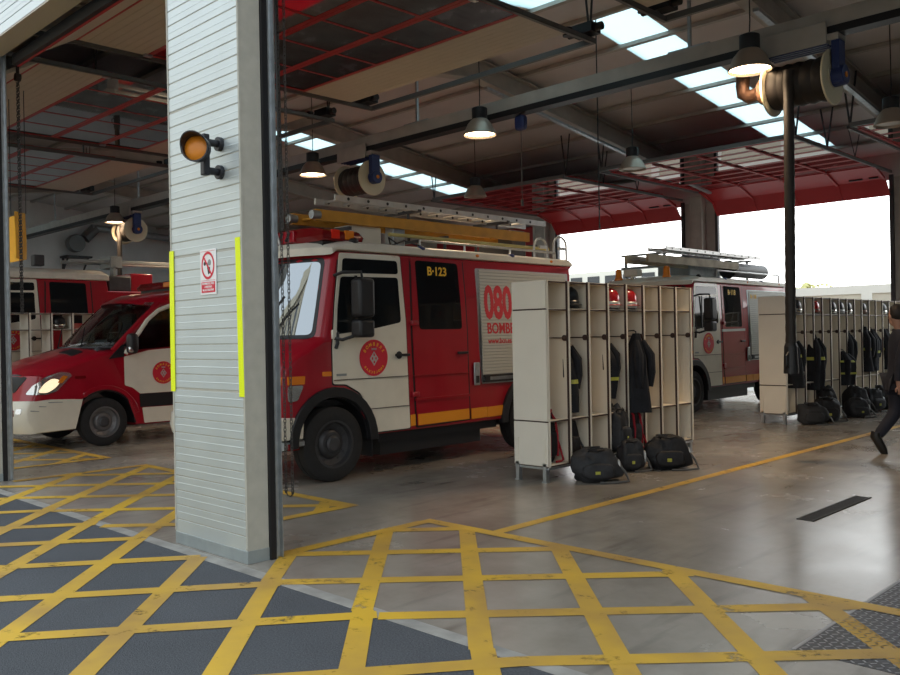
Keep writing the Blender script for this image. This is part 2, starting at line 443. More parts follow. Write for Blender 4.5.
# ------------------------------------------------------------------ world and view
w = bpy.data.worlds.new('overcast_sky'); scene.world = w; w.use_nodes = True
nt = w.node_tree; bg = nt.nodes['Background']
tc = nt.nodes.new('ShaderNodeTexCoord'); sx = nt.nodes.new('ShaderNodeSeparateXYZ'); cr = nt.nodes.new('ShaderNodeValToRGB')
nt.links.new(tc.outputs['Generated'], sx.inputs[0]); nt.links.new(sx.outputs['Z'], cr.inputs[0]); nt.links.new(cr.outputs[0], bg.inputs[0])
e = cr.color_ramp.elements
e[0].position = .0; e[0].color = (1, .99, .96, 1); e[1].position = .75; e[1].color = (.76, .90, 1, 1)
mr = nt.nodes.new('ShaderNodeMapRange'); mr.interpolation_type = 'SMOOTHSTEP'
mr.inputs[1].default_value = -.1; mr.inputs[2].default_value = .9; mr.inputs[3].default_value = 1.75; mr.inputs[4].default_value = 4.2
nt.links.new(sx.outputs['Y'], mr.inputs[0]); nt.links.new(mr.outputs[0], bg.inputs[1])
scene.view_settings.view_transform = 'Standard'; scene.view_settings.look = 'None'
scene.view_settings.exposure = 0; scene.view_settings.gamma = 1; scene.view_settings.use_curve_mapping = False
cy = scene.cycles
cy.use_denoising = True; cy.max_bounces = 10; cy.diffuse_bounces = 5; cy.glossy_bounces = 4; cy.transparent_max_bounces = 12
cy.sample_clamp_indirect = 6; cy.caustics_reflective = False; cy.caustics_refractive = False

# ================================================================== SETTING
XL, XR, YF, YR = -33.0, 8.0, 3.27, 21.5
RY = 11.85
def zroof(y): return 8.28 - .125*y if y > RY else 8.28 - .125*RY - .125*(RY - y)

S(G().box(-90, 60, -60, 3.14, -.2, 0).build('ground', 'asphalt', smooth=False), 'grey asphalt apron in front of the fire station')
S(G().box(XL, XR, 3.14, 21.6, -.2, 0).build('floor', 'floor', smooth=False), 'worn polished concrete floor of the vehicle hall')
S(G().box(-90, 60, 21.6, 90, -.2, -.001).build('ground_yard', mat('pale_yard_concrete', (.42, .40, .36), .8, noise=.08, nscale=1), smooth=False), 'pale concrete yard behind the hall')

# yellow hatching on the ground
WP = .125
def strip(g, a, b, w=WP, z=.003):
    a = V((*a, 0)); b = V((*b, 0)); d = (b-a).normalized(); n = V((-d.y, d.x, 0))*w/2
    vs = [a+n, a-n, b-n, b+n]
    g.add([(p.x, p.y, z) for p in vs], [(0, 1, 2, 3)])
def clip(p, q, x0, x1, y0, y1):
    p = V(p); q = V(q); d = q-p; t0, t1 = 0.0, 1.0
    for c, lo, hi in ((0, x0, x1), (1, y0, y1)):
        if abs(d[c]) < 1e-9: continue
        a = (lo-p[c])/d[c]; b = (hi-p[c])/d[c]
        if a > b: a, b = b, a
        t0 = max(t0, a); t1 = min(t1, b)
    return None if t1 - t0 < .01 else ((p+d*t0).to_tuple(), (p+d*t1).to_tuple())
def hatch(x0, x1, aoff, name, label, left=True, right=True):
    g = G(); Y0, Y1 = 3.14, 5.03
    strip(g, (x0, 5.06), (x1, 5.06), .12, .0045)
    if left: strip(g, (x0+.05, 3.5), (x0+.05, 5.0), .12, .0052)
    if right: strip(g, (x1-.05, 3.5), (x1-.05, 5.0), .12, .0052)
    for k in range(-14, 20):
        c = -1.62 + .92*k
        s = clip((c-6, 6), (c+2, -2), x0+.03, x1-.03, Y0, Y1)
        if s: strip(g, *s, WP, .0028)
        c = aoff + 1.015*k
        s = clip((-2-c, -2), (6-c, 6), x0+.03, x1-.03, Y0, Y1)
        if s: strip(g, *s, WP, .0036)
    return S(g.build(name, 'paint', smooth=False), label)
hatch(-5.33, -.30, 5.82, 'road_marking', 'yellow box hatching on the concrete right of the grey pillar')
hatch(-10.5, -6.27, 10.42, 'road_marking', 'yellow box hatching on the concrete left of the grey pillar')
hatch(-15.75, -11.5, 10.42+4.06, 'road_marking', 'yellow box hatching in front of the small van')
g = G()
for k in range(-14, 14):
    x0 = -1.62 + .92*k - 3.14
    if -22 < x0 < 6: strip(g, (x0, 3.15), (x0 + 6.15/.94, -3), WP, .0032)
for x0 in (-15.4, -14.38, -13.36, -12.34, -11.3, -10.31, -9.28, -8.32, -7.41, -6.58, -5.67, -4.66, -3.72, -2.67, -1.65, -.6, .4, 1.4):
    strip(g, (x0, 3.15), (x0 - 6.15/1.3, -3), WP, .0041)
S(g.build('road_marking', 'paint', smooth=False), 'yellow crossed lines painted on the grey asphalt')
g = G(); strip(g, (-4.56, 5.1), (-4.62, 21), .11, .003)
S(g.build('road_marking', 'paint', smooth=False), 'single yellow line running along the locker rows')
S(G().box(-30, 6, 3.13, 3.23, 0, .002).build('trim_1', mat('pale_threshold', (.30, .28, .255), .8, noise=.3, nscale=5), smooth=False), 'pale concrete threshold strip between asphalt and floor')

# drain and steel cover in the floor
dr = T('drain_grate', 'dark slotted drain grate set in the concrete floor', 'drain', (-2.92, 7.7, 0))
g = G(); g.box(-.07, -.055, -.66, .66, 0, .008); g.box(.055, .07, -.66, .66, 0, .008)
g.box(-.055, .055, -.66, .66, 0, .002)
for i in range(33): g.box(-.055, .055, -.655+i*.04, -.635+i*.04, .002, .007)
g.build('grating', 'grate', dr, smooth=False)
pl = T('steel_cover_plate', 'dark studded steel cover plate let into the floor', 'plate', (-.9, 5.1, 0))
g = G(); g.box(-.88, 1.3, -.95, 1.5, 0, .001); g.build('plate', 'plate', pl, smooth=False)
g = G()
for i in range(54):
    for j in range(61):
        x = -.86 + i*.04; y = -.93 + j*.04
        r = Matrix.Rotation(radians(45 if (i+j) % 2 else -45), 3, 'Z')
        g.box(x-.015, x+.015, y-.005, y+.005, .001, .0028, rot=r)
tag(g.build('studs', 'plate_stud', pl, smooth=False), kind='stuff')
g = G(); g.box(-.90, -.88, -.95, 1.5, 0, .0024); g.build('frame_edge', 'plate_stud', pl, smooth=False)

# roof
def roof_quad(g, x0, x1, y0, y1, th=.06, m=0):
    vs = [(x, y, zroof(y)+dz) for dz in (0, th) for x, y in ((x0, y0), (x1, y0), (x1, y1), (x0, y1))]
    g.add(vs, [(3, 2, 1, 0), (4, 5, 6, 7), (0, 1, 5, 4), (1, 2, 6, 5), (2, 3, 7, 6), (3, 0, 4, 7)], m)
SK = [(-8.55, -7.57), (-18.65, -17.67), (-28.8, -27.8), (1.6, 2.6)]
g = G(); cur = XL
for a, b in sorted(SK):
    roof_quad(g, cur, a, YF, RY); roof_quad(g, cur, a, RY, YR+.1)
    roof_quad(g, a, b, 20.3, YR+.1); roof_quad(g, a, b, 10.9, RY); roof_quad(g, a, b, YF, 4.6)
    cur = b
roof_quad(g, cur, XR, YF, RY); roof_quad(g, cur, XR, RY, YR+.1)
ceil = S(g.build('ceiling', 'ceil', smooth=False), 'pale sheet roof on steel purlins')
for a, b in SK:
    for y0, y1 in ((RY, 20.3), (4.6, 10.9)):
        g = G(); roof_quad(g, a, b, y0, y1, .012); o = g.build('skylight', 'skylight', ceil, smooth=False)
        o['label'] = 'bright translucent skylight strip'
py = [RY + .03] + [13.1+1.21*i for i in range(7)] + [RY - 1.21*i for i in range(1, 8)]
for y in py:
    z = zroof(y)
    g = G(); g.box(XL, XR, y-.05, y+.05, z-.07, z-.004)
    g.build('purlin', 'beam', ceil, smooth=False)
for x in (-27.0, -21.5, -16.3, -10.95, -5.72, -.5, 4.8):
    g = G()
    for ya, yb in ((YF+.3, RY), (RY, YR)):
        za, zb = zroof(ya)-.07, zroof(yb)-.07
        for (dx, t0, t1) in ((.11, 0, -.03), (.02, -.03, -.37), (.11, -.37, -.40)):
            vs = [(x+sx*dx, y, z+t) for t in (t1, t0) for sx, y, z in ((-1, ya, za), (1, ya, za), (1, yb, zb), (-1, yb, zb))]
            g.add(vs, [(3, 2, 1, 0), (4, 5, 6, 7), (0, 1, 5, 4), (1, 2, 6, 5), (2, 3, 7, 6), (3, 0, 4, 7)])
    S(g.build('roof_beam', 'beam', smooth=False), 'sloping steel roof beam')
    g = G(); g.box(x-.44, x-.26, YF+.25, YF+.5, 0, zroof(YF+.3)-.07); g.build('post', 'beam', None).name = 'pillar_steel'
    S(bpy.data.objects['pillar_steel']); bpy.data.objects['pillar_steel'].name = 'pillar'

# end walls, rear wall
def gable(name, x0, x1, m, label):
    g = G(); g.prism([(YF, 0), (YR+.1, 0), (YR+.1, zroof(YR+.1)), (RY, zroof(RY)), (YF, zroof(YF))], x0, x1, 'yz')
    return S(g.build(name, m, smooth=False), label)
gable('wall_left', XL-.25, XL, 'wallpaint', 'pale painted block end wall')
gable('wall_right', XR, XR+.25, 'wallpaint', 'pale end wall')
RC = [(-33, -32.5), (-28.1, -27.1), (-22.75, -21.75), (-17.4, -16.42), (-12.08, -11.1), (-6.74, -5.76), (-1.4, -.42), (3.9, 4.9), (7.5, 8)]
g = G(); g.box(XL, XR, YR, YR+.1, 5.0, zroof(YR)); S(g.build('wall_rear', 'ceil', smooth=False), 'rear wall above the open rear doorways')
for a, b in RC:
    g = G(); g.box(a, b, YR-.02, YR+.12, 0, 5.05)
    g.box((a+b)/2-.16, (a+b)/2+.14, YR-.26, YR-.02, 0, 5.2); g.box((a+b)/2-.19, (a+b)/2-.16, YR-.28, YR-.02, 0, 5.2); g.box((a+b)/2+.14, (a+b)/2+.17, YR-.28, YR-.02, 0, 5.2)
    S(g.build('pillar', 'beam', smooth=False), 'dark steel pillar between rear doorways')

# front wall: clad pillars and lintel
def clad_profile(y, z0, z1, pitch=.1115, joints=()):
    pr = [(y, z0)]; z = z0 + .1
    while z < z1 - .02:
        big = any(abs(z-j) < pitch/2 for j in joints); d = .016 if big else .008; h = .011 if big else .006
        pr += [(y, z-h), (y+d, z-h*.3), (y+d, z+h*.3), (y, z+h)]
        zm = z + pitch/2
        if zm < z1-.02: pr += [(y, zm-.003), (y-.0012, zm-.002), (y-.0012, zm+.001), (y, zm+.004)]
        z += pitch
    return pr + [(y, z1)]
def pillar(x0, x1, label):
    pr = clad_profile(YF, .09, 5.9, .1115, (1.16, 2.24, 3.35, 4.45))
    g = G(); g.prism(pr + [(YF+.165, 5.9), (YF+.165, .09)], x0, x1-.012, 'yz')
    o = S(g.build('pillar', 'clad', smooth=False), label)
    g = G(); g.box(x0+.02, x1, YF+.004, YF+.172, .09, 5.9); g.box(x1-.014, x1+.004, YF-.004, YF+.012, .1, 5.9)
    g.box(x0-.004, x0+.014, YF-.004, YF+.012, .1, 5.9); g.build('jamb', 'jamb', o, smooth=False)
    g = G(); g.box(x0-.004, x1+.004, YF-.004, YF+.176, 0, .09); g.build('skirt', 'skirt', o, bevel=.004, smooth=False)
    return o
FP = [(-27.25, -26.22), (-22.0, -20.97), (-16.75, -15.72), (-11.62, -10.59), (-6.235, -5.225), (-.80, .23), (4.25, 5.28)]
for a, b in FP:
    pillar(a, b, 'light grey clad pillar with horizontal seams' if a == -6.235 else 'grey clad front pillar further along the facade')
pr = clad_profile(YF, 4.87, 5.95, .1115)
g = G(); g.prism(pr + [(YF+.06, 5.95), (YF+.06, 4.87)], XL, XR, 'yz'); g.xf(Matrix.Translation((0, -.003, 0)))
wf = S(g.build('wall_front', 'clad', smooth=False), 'light clad lintel wall above the open front doorways')
g = G(); g.box(XL, XR, YF+.0, YF+.24, 4.85, 4.869); g.build('soffit', 'lintel_soffit', wf, smooth=False)

# vertical door rails at the front
def rail(x, side, label):
    t = T('door_rail', label, 'rail', (x, YF+.175, 0))
    g = G(); g.box(-.02, .012, 0, .045, .0, 4.9); g.build('rubber_seal', 'black', t, smooth=False)
    g = G(); a, b = (-.03, .016) if side > 0 else (-.016, .03)
    g.box(a, b, .047, .055, 0, 4.95); g.box(a, b, .095, .103, 0, 4.95); g.box(a if side > 0 else b-.008, a+.008 if side > 0 else b, .047, .103, 0, 4.95)
    g.build('channel', 'galv', t, smooth=False)
rail(-5.215, 1, 'galvanised door rail on the right side of the grey pillar')
rail(-6.245, -1, 'galvanised door rail on the left side of the grey pillar')
rail(-10.585, 1, 'galvanised door rail at the left edge of the doorway')
rail(-.81, -1, 'galvanised door rail of the next doorway')

# raised front doors (under the roof) and raised rear doors
NDOOR = [0]
def track(g, x, y0, y1, z=5.13):
    g.box(x-.025, x+.025, y0, y1, z+.03, z+.038); g.box(x-.025, x-.018, y0, y1, z+.03, z+.09); g.box(x+.018, x+.025, y0, y1, z+.03, z+.09)
def glazed(par, x0, x1, y0, y1, z, fm, npane, rail_w=.06, gm='door_glass'):
    g = G(); g.box(x0, x1, y0, y0+rail_w, z, z+.05); g.box(x0, x1, y1-rail_w, y1, z, z+.05)
    for i in range(npane+1):
        xx = x0 + (x1-x0)*i/npane; ww = .05 if i in (0, npane) else .02
        g.box(max(x0, xx-ww), min(x1, xx+ww), y0+rail_w, y1-rail_w, z-.002, z+.046)
    o = g.build('glazed_section', fm, par, smooth=False)
    g = G(); g.box(x0+.04, x1-.04, y0+rail_w-.005, y1-rail_w+.005, z+.003, z+.010); g.build('pane', gm, o, smooth=False)
def front_door(x0, x1, label):
    NDOOR[0] += 1; z = 5.2
    d = bpy.data.objects.new('door_%d' % NDOOR[0], None); COL.objects.link(d); d.location = (0, 0, 0); S(d, label)
    g = G(); vs = [(x, y, zz+dz2) for dz2 in (0, .05) for x, y, zz in ((x0, 3.64, 4.80), (x1, 3.64, 4.80), (x1, 4.31, 5.2), (x0, 4.31, 5.2))]
    g.add(vs, [(3, 2, 1, 0), (4, 5, 6, 7), (0, 1, 5, 4), (1, 2, 6, 5), (2, 3, 7, 6), (3, 0, 4, 7)]); g.build('panel', 'door_beige', d, smooth=False)
    for a, b in ((4.325, 5.18), (7.66, 8.52)):
        g = G(); n = 8
        for i in range(n):
            ya = a+(b-a)*i/n; g.box(x0, x1, ya+.004, a+(b-a)*(i+1)/n, z, z+.05)
        g.box(x0, x1, a, b, z+.006, z+.05); g.build('panel', 'door_beige', d, smooth=False)
    for a, b in ((5.19, 6.03), (6.04, 6.88), (6.89, 7.65)): glazed(d, x0, x1, a, b, z, 'door_red', 5)
    g = G(); g.box(x0, x1, 3.58, 3.64, 4.74, 4.86); g.build('bottom_seal', 'black', d, smooth=False)
    g = G(); g.box(x0, x1, 3.63, 3.66, 4.735, 4.80); g.box(x0, x1, 4.305, 4.33, z-.006, z+.002); g.build('red_edge', 'door_red', d, smooth=False)
    g = G(); track(g, x0-.05, 3.55, 9.0); track(g, x1+.05, 3.55, 9.0); g.bar((x0-.05, 9.0, 5.2), (x1+.05, 9.0, 5.2), .05, .07)
    g.build('track', 'track', d, smooth=False)
    g = G()
    for x in (x0-.05, x1+.05):
        for y in (5.0, 7.0, 8.9):
            zt = zroof(y)-.1; g.bar((x, y, 5.2), (x-.1, y, zt), .03, .006); g.bar((x, y, 5.2), (x+.1, y, zt), .03, .006)
    g.build('hanger', 'darksteel', d, smooth=False)
    for x, y in ((x0+.05, 5.19), (x1-.05, 5.19), (x0+.05, 6.9), (x1-.05, 6.9)):
        g = G(); g.box(x-.03, x+.03, y-.05, y+.05, z-.03, z-.002); g.build('hinge', 'galv', d, smooth=False)
    # spring shaft over the head of the doorway
    g = G(); g.cone((x0, 3.75, 5.45), (x1, 3.75, 5.45), .02); g.cone((x0+.6, 3.75, 5.45), (x0+1.7, 3.75, 5.45), .055); g.cone((x1-1.7, 3.75, 5.45), (x1-.6, 3.75, 5.45), .055)
    for x in (x0+.06, x1-.06): g.cone((x-.05, 3.75, 5.45), (x+.05, 3.75, 5.45), .11); g.box(x-.03, x+.03, 3.6, 3.8, 5.25, 5.5)
    g.build('spring_shaft', 'darksteel', d)
    # drive unit and cable pulleys at the inner end of the track
    for x in (x0-.02, x1+.02):
        g = G(); g.box(x-.16, x+.16, 8.75, 8.95, 5.24, 5.36); g.cone((x-.25, 8.85, 5.3), (x+.25, 8.85, 5.3), .05); g.cone((x-.1, 8.62, 5.2), (x-.1, 8.62, 5.3), .06)
        g.build('pulley_block', 'black', d)
front_door(-5.2, -1.03, 'raised door over the bay right of the pillar')
front_door(-10.45, -6.3, 'raised beige door with red framed glazing over the nearer truck')
front_door(-15.7, -11.56, 'raised beige door with red framed glazing over the small van')
front_door(-20.95, -16.78, 'raised beige door over the far truck')
def closed_door(x0, x1, label):
    NDOOR[0] += 1
    d = bpy.data.objects.new('door_%d' % NDOOR[0], None); COL.objects.link(d); S(d, label)
    for i in range(7):
        g = G(); g.box(x0, x1, YR+.0, YR+.05, .0+i*.72, .7205+i*.72); g.build('panel', 'door_red', d, smooth=False)
def rear_door(x0, x1, label):
    NDOOR[0] += 1; z = 5.2
    d = bpy.data.objects.new('door_%d' % NDOOR[0], None); COL.objects.link(d); S(d, label)
    g = G(); g.add([(x, y, zz+dz) for dz in (0, .05) for x, y, zz in ((x0, 21.42, 4.62), (x1, 21.42, 4.62), (x1, 21.15, 4.98), (x0, 21.15, 4.98))], [(3, 2, 1, 0), (4, 5, 6, 7), (0, 1, 5, 4), (1, 2, 6, 5), (2, 3, 7, 6), (3, 0, 4, 7)])
    g.add([(x, y, zz+dz) for dz in (0, .05) for x, y, zz in ((x0, 21.15, 4.98), (x1, 21.15, 4.98), (x1, 20.5, 5.18), (x0, 20.5, 5.18))], [(3, 2, 1, 0), (4, 5, 6, 7), (0, 1, 5, 4), (1, 2, 6, 5), (2, 3, 7, 6), (3, 0, 4, 7)])
    g.build('panel', 'door_red', d, smooth=False)
    y = 20.48
    for i in range(8):
        glazed(d, x0, x1, y-.5, y, z, 'door_red', 4, .06); y -= .515
    g = G(); track(g, x0-.05, y-.3, 21.4, 5.10); track(g, x1+.05, y-.3, 21.4, 5.10); g.bar((x0-.05, y-.25, 5.2), (x1+.05, y-.25, 5.2), .05, .08)
    g.build('track', 'track', d, smooth=False)
    g = G()
    for i in range(5):
        xx = x0 + (x1-x0)*i/4; g.bar((xx, y+.1, z-.02), (xx, 20.4, z-.02), .05, .02); g.bar((xx, 20.45, 5.15), (xx, 21.15, 4.95), .05, .02); g.bar((xx, 21.15, 4.95), (xx, 21.41, 4.63), .05, .02)
    g.build('stile', 'alu' if False else 'door_red', d, smooth=False)
    g = G()
    for x in (x0-.05, x1+.05):
        for yy in (y-.2, y+1.3, y+2.8):
            zt = zroof(yy)-.1; g.bar((x, yy, 5.2), (x-.12, yy, zt), .035, .008); g.bar((x, yy, 5.2), (x+.12, yy, zt), .035, .008)
    g.build('hanger', 'darksteel', d, smooth=False)
    g = G(); g.box(x1-.75, x1-.45, 21.0, 21.12, 5.0, 5.03); g.box(x1-.3, x1-.1, 21.0, 21.1, 5.0, 5.03); g.build('latch', 'black', d, smooth=False)
    g = G(); track(g, 0, 0, 1); g = G(); g.box(x0-.08, x0-.0, YR-.1, YR-.02, 0, 5.1); g.box(x1, x1+.08, YR-.1, YR-.02, 0, 5.1); g.build('guide', 'darksteel', d, smooth=False)
for i in range(len(RC)-1):
    if i < 3 or i > 5: closed_door(RC[i][1]-.02, RC[i+1][0]+.02, 'unseen red rear door of an outer bay, shut to darken the hall'); continue  # outer bays are out of view, shut to cut daylight in the hall
    rear_door(RC[i][1]+.05, RC[i+1][0]-.05, 'raised red rear door, bay %s' % ['at the far end', 'behind the far truck', 'behind the small van', 'behind the ladder truck', 'over the second truck', 'above the second locker row', 'at the right'][i])

# ================================================================== VEHICLES
def wheel(par, x, y, r, wd, out=1, rimm='rim', hubr=.55):
    """tyre with rim and hub as sub-parts, axle along x, outer face towards out"""
    g = G(); hw = wd/2
    g.lathe([(r*.60, -hw*.9), (r*.66, -hw), (r*.90, -hw), (r*.98, -hw*.82), (r, -hw*.55), (r, -hw*.06), (r*.975, -hw*.04), (r*.975, hw*.04), (r, hw*.06), (r, hw*.55), (r*.98, hw*.82), (r*.90, hw), (r*.66, hw), (r*.60, hw*.9), (r*.60, -hw*.9)], (x, y, r), 'x', 36, cap=False)
    t = g.build('wheel', 'rubber', par, ang=.7)
    g = G(); s = out
    g.lathe([(r*.62, s*hw*.9), (r*.64, s*hw*1.0), (r*.58, s*hw*.98), (r*.55, s*hw*.55), (r*.40, s*hw*.35), (r*.33, s*hw*.62), (r*.30, s*hw*.65), (.001, s*hw*.65)], (x, y, r), 'x', 32, cap=False)
    g.lathe([(r*.61, -hw*.8), (r*.61, hw*.8)], (x, y, r), 'x', 32, cap=False)
    for i in range(12):
        a = 2*pi*i/12; g.cone((x+s*hw*.40, y+r*.47*cos(a), r+r*.47*sin(a)), (x+s*hw*.47, y+r*.47*cos(a), r+r*.47*sin(a)), r*.035, n=8)
    g.build('rim', rimm, t)
    g = G(); g.lathe([(r*.22, s*hw*.62), (r*.22, s*hw*.80), (r*.17, s*hw*.95), (.001, s*hw*.97)], (x, y, r), 'x', 20, cap=False)
    g.build('hub', 'darksteel', t)
    return t

def emblem(par, x, cy, cz, r, name='emblem', sy=1.0):
    g = G(); g.prism(circ(cy, cz, r, 48), x-.003, x+.004, 'yz')
    e = g.build(name, 'signred', par, smooth=False); e['label'] = 'round red badge with yellow lettering'
    U, W = (0, 1, 0), (0, 0, 1)
    for body, rad, a0, a1, size, flip in (('BOMBERS', .76, 150, 30, .26, 1), ('BARCELONA', .80, 218, 322, .19, -1)):
        g = G()
        for i, ch in enumerate(body):
            a = radians(a0 + (a1-a0)*i/(len(body)-1))
            d = V((0, cos(a), sin(a))); up = d*flip; right = up.cross(V((1, 0, 0)))*-1
            rr = r*rad - (size*r*.36 if flip > 0 else size*r*.36*1.0)
            base = V((x+.0045, cy, cz)) + d*(r*rad - (size*r*.35)*flip*1)
            g.text(ch, base, right, up, size*r, .002)
        o = g.build('lettering', 'yellowtext', e, smooth=False)
    g = G()
    k = r*.42
    g.prism([(cy, cz-k*1.05), (cy+k*.72, cz-.1*k), (cy, cz+k*.85), (cy-k*.72, cz-.1*k)], x+.004, x+.007, 'yz')
    for i in range(5):
        yy = cy-k*.34+k*.17*i; g.prism([(yy-k*.05, cz+k*1.0), (yy+k*.05, cz+k*1.0), (yy+k*.09, cz+k*1.3), (yy, cz+k*1.2), (yy-k*.09, cz+k*1.3)], x+.004, x+.007, 'yz')
    g.build('shield', 'silver', e, smooth=False)
    g = G()
    for (dy, dz) in ((-.30, -.08), (.30, -.08), (0, .38), (0, -.55)):
        g.prism([(cy+(dy-.10)*k, cz+(dz-.16)*k), (cy+(dy+.10)*k, cz+(dz-.16)*k), (cy+(dy+.10)*k, cz+(dz+.16)*k), (cy+(dy-.10)*k, cz+(dz+.16)*k)], x+.007, x+.009, 'yz')
    g.build('shield_marks', 'signred', e, smooth=False)
    return e

def fire_truck(name, label, X, Y0, number, lift=0.0, cap_end=5.33, cap_h=.15, variant='ladder'):
    """short nosed van-bodied fire engine; local x=+1.1 is the side facing the lockers, y=0 its front"""
    L = lift; HW = 1.1; R = .41 + lift*.35
    t = T(name, label, 'fire truck', (X-1.1, Y0, 0))
    FY, BY = .95, 4.28
    AR = .50 + lift*.3
    body_end = 5.30; rear_top = 2.53 if variant != 'far' else 2.32
    prof = [(.06, .52+L), (.0, .70+L), (.0, 1.15+L), (.05, 1.26+L), (.18, 1.36+L), (.50, 1.53+L), (.565, 1.575+L), (.80, 2.42+L), (.88, 2.52+L), (cap_end-.03, 2.53+L), (cap_end, rear_top+L), (body_end, rear_top+L), (body_end, .50+L)]
    prof += arc(BY, R+.02, AR, 12, 168, 12) + [(BY-AR-.03, .455+L), (FY+AR+.03, .455+L)] + arc(FY, R+.02, AR, 12, 168, 12)
    def fm(tt, y, z):
        a = abs(tt); k = max(0.0, 1 - y/(1.5 if z-L > 1.3 else .44))
        yy = y + .30*a**3.2*min(1, k*1.6)
        xx = tt*(HW - .045*max(0, z-L-1.45))
        return (xx, yy, z)
    gb = slices(prof, HW, fm, .03); bv = bvh_of(gb)
    gb.build('body', 'red', t, ang=.55)
    # chassis
    g = G(); g.box(-.45, .45, .3, 5.2, .42, .62+L); g.box(-1.0, 1.03, 1.62, 3.66, .36+L, .47+L); g.box(-.98, 1.02, 4.85, 5.2, .40+L, .58+L); g.box(.35, .98, 1.7, 3.4, .20+L, .40+L); g.box(-.95, -.3, 1.9, 3.5, .20+L, .40+L); g.box(-.3, .35, .2, 5.0, .28+L, .46+L)
    g.cone((-.95, FY, R), (.95, FY, R), .07); g.cone((-.95, BY, R), (.95, BY, R), .09); g.box(-.9, .9, FY-.5, FY+.5, R+.4, R+.47)
    g.build('chassis', 'black', t, smooth=False)
    for y in (FY, BY):
        wheel(t, .985, y, R, .23, 1); wheel(t, -.985, y, R, .23, -1)
        for s in (1, -1):
            g = G(); n = 16; ro, ri = AR+.10, AR-.01; cz = R+.02
            pts = arc(y, cz, ro, -2, 182, n) + arc(y, cz, ri, 182, -2, n)
            g.prism(pts, s*1.06, s*1.135, 'yz'); g.build('wheel_arch', 'black', t, bevel=.008)
            g = G(); pts = arc(y, cz, AR+.004, 0, 180, n) + arc(y, cz, AR-.02, 180, 0, n); g.prism(pts, s*.3, s*1.07, 'yz'); g.build('arch_liner', 'black', t)
    for s in (1, -1):
        g = G(); g.box(s*1.0-.10, s*1.0+.10, FY+.52, FY+.535, .22, .55+L); g.build('mud_flap', 'black', t, smooth=False)
    # bumper
    def fb(tt, y, z):
        yy = y + .30*abs(tt)**3.2*max(0, 1 - max(y, 0)/.6); return (tt*1.115, yy, z)
    slices([(-.05, .50+L), (-.075, .60+L), (-.05, .735+L), (.02, .75+L), (.50, .735+L), (.46, .50+L)], HW, fb, .02).build('bumper', 'truckwhite', t)
    slices([(-.02, .40+L), (-.02, .495+L), (.50, .495+L), (.50, .43+L)], HW, fb, .02).build('valance', 'galv', t)
    g = G(); g.box(1.09, 1.125, .33, .47, .40+L, .47+L); g.build('side_reflector', 'redlens', t, bevel=.004)
    # lamps and grille on the nose
    for s in (1, -1):
        pts = [(.70*s, 1.08+L), (1.08*s, 1.08+L), (1.085*s, 1.165+L), (.70*s, 1.165+L)]
        conform(bv, pts, 'front', .012, .02, 'turn_signal', 'orange', t)
        pts = [(.70*s, .90+L), (1.03*s, .90+L), (1.075*s, 1.07+L), (.70*s, 1.07+L)]
        conform(bv, pts, 'front', .012, .02, 'headlight', 'lamp', t)
    conform(bv, [(.35, 1.08+L), (.56, 1.08+L), (.57, 1.165+L), (.35, 1.165+L)], '+x', .012, .02, 'turn_signal', 'orange', t)
    conform(bv, rpoly([(.35, .90+L), (.47, .91+L), (.55, 1.07+L), (.35, 1.07+L)], .03), '+x', .012, .02, 'headlight', 'lamp', t)
    conform(bv, rrect(-.62, .86+L, .62, 1.2+L, .03), 'front', .01, .02, 'grille', 'black', t)
    g = G()
    for i in range(4): g.box(-.6, .6, -.03, .0, .90+L+i*.08, .935+L+i*.08)
    g.build('grille_bar', 'red', t, bevel=.006)
    conform(bv, rrect(.80, 1.15+L, .92, 1.2+L, .01), '+x', .008, .02, 'fender_marker', 'orange', t)
    # windscreen
    conform(bv, rpoly([(-1.0, 1.555+L), (1.0, 1.555+L), (.965, 2.45+L), (-.965, 2.45+L)], .08), 'front', .006, .02, 'windscreen_seal', 'black', t, .1)
    ws = conform(bv, rpoly([(-.965, 1.60+L), (.965, 1.60+L), (.935, 2.40+L), (-.935, 2.40+L)], .06), 'front', .010, .012, 'windscreen', 'windglass', t, .1)
    for x in (.3, -.55):
        g = G(); g.bar((x, .48, 1.58+L), (x+.42, .60, 2.02+L), .015, .02); g.bar((x, .47, 1.56+L), (x+.02, .49, 1.62+L), .04, .04); g.build('wiper', 'black', t, smooth=False)
    # cab door
    dp = rpoly([(1.09, 2.50+L), (1.98, 2.51+L), (2.03, 1.72+L), (2.06, .49+L), (1.50, .49+L), (1.45, .74+L), (1.31, .95+L), (1.12, 1.05+L), (.94, 1.06+L), (.94, 1.46+L), (1.0, 1.95+L)], .03)
    dp2 = rpoly([(1.075, 2.515+L), (1.995, 2.525+L), (2.045, 1.72+L), (2.075, .475+L), (1.485, .475+L), (1.44, .73+L), (1.30, .935+L), (1.11, 1.035+L), (.925, 1.045+L), (.925, 1.46+L), (.985, 1.95+L)], .03)
    conform(bv, dp2, '+x', .002, .01, 'door_gap', 'black', t)
    door = conform(bv, dp, '+x', .010, .02, 'cab_door', 'truckwhite', t)
    conform(bv, rpoly([(1.13, 2.44+L), (1.93, 2.445+L), (1.94, 2.29+L), (1.11, 2.275+L)], .04), '+x', .014, .02, 'vent_window', 'glass', door)
    conform(bv, rpoly([(1.09, 2.235+L), (1.93, 2.25+L), (1.95, 1.73+L), (1.54, 1.66+L), (1.0, 1.60+L), (1.03, 1.9+L)], .04), '+x', .014, .02, 'door_window', 'glass', door)
    g = G(); g.box(1.095, 1.110, 1.27, 1.30, 1.62+L, 2.25+L); g.build('window_bar', 'black', door, smooth=False)
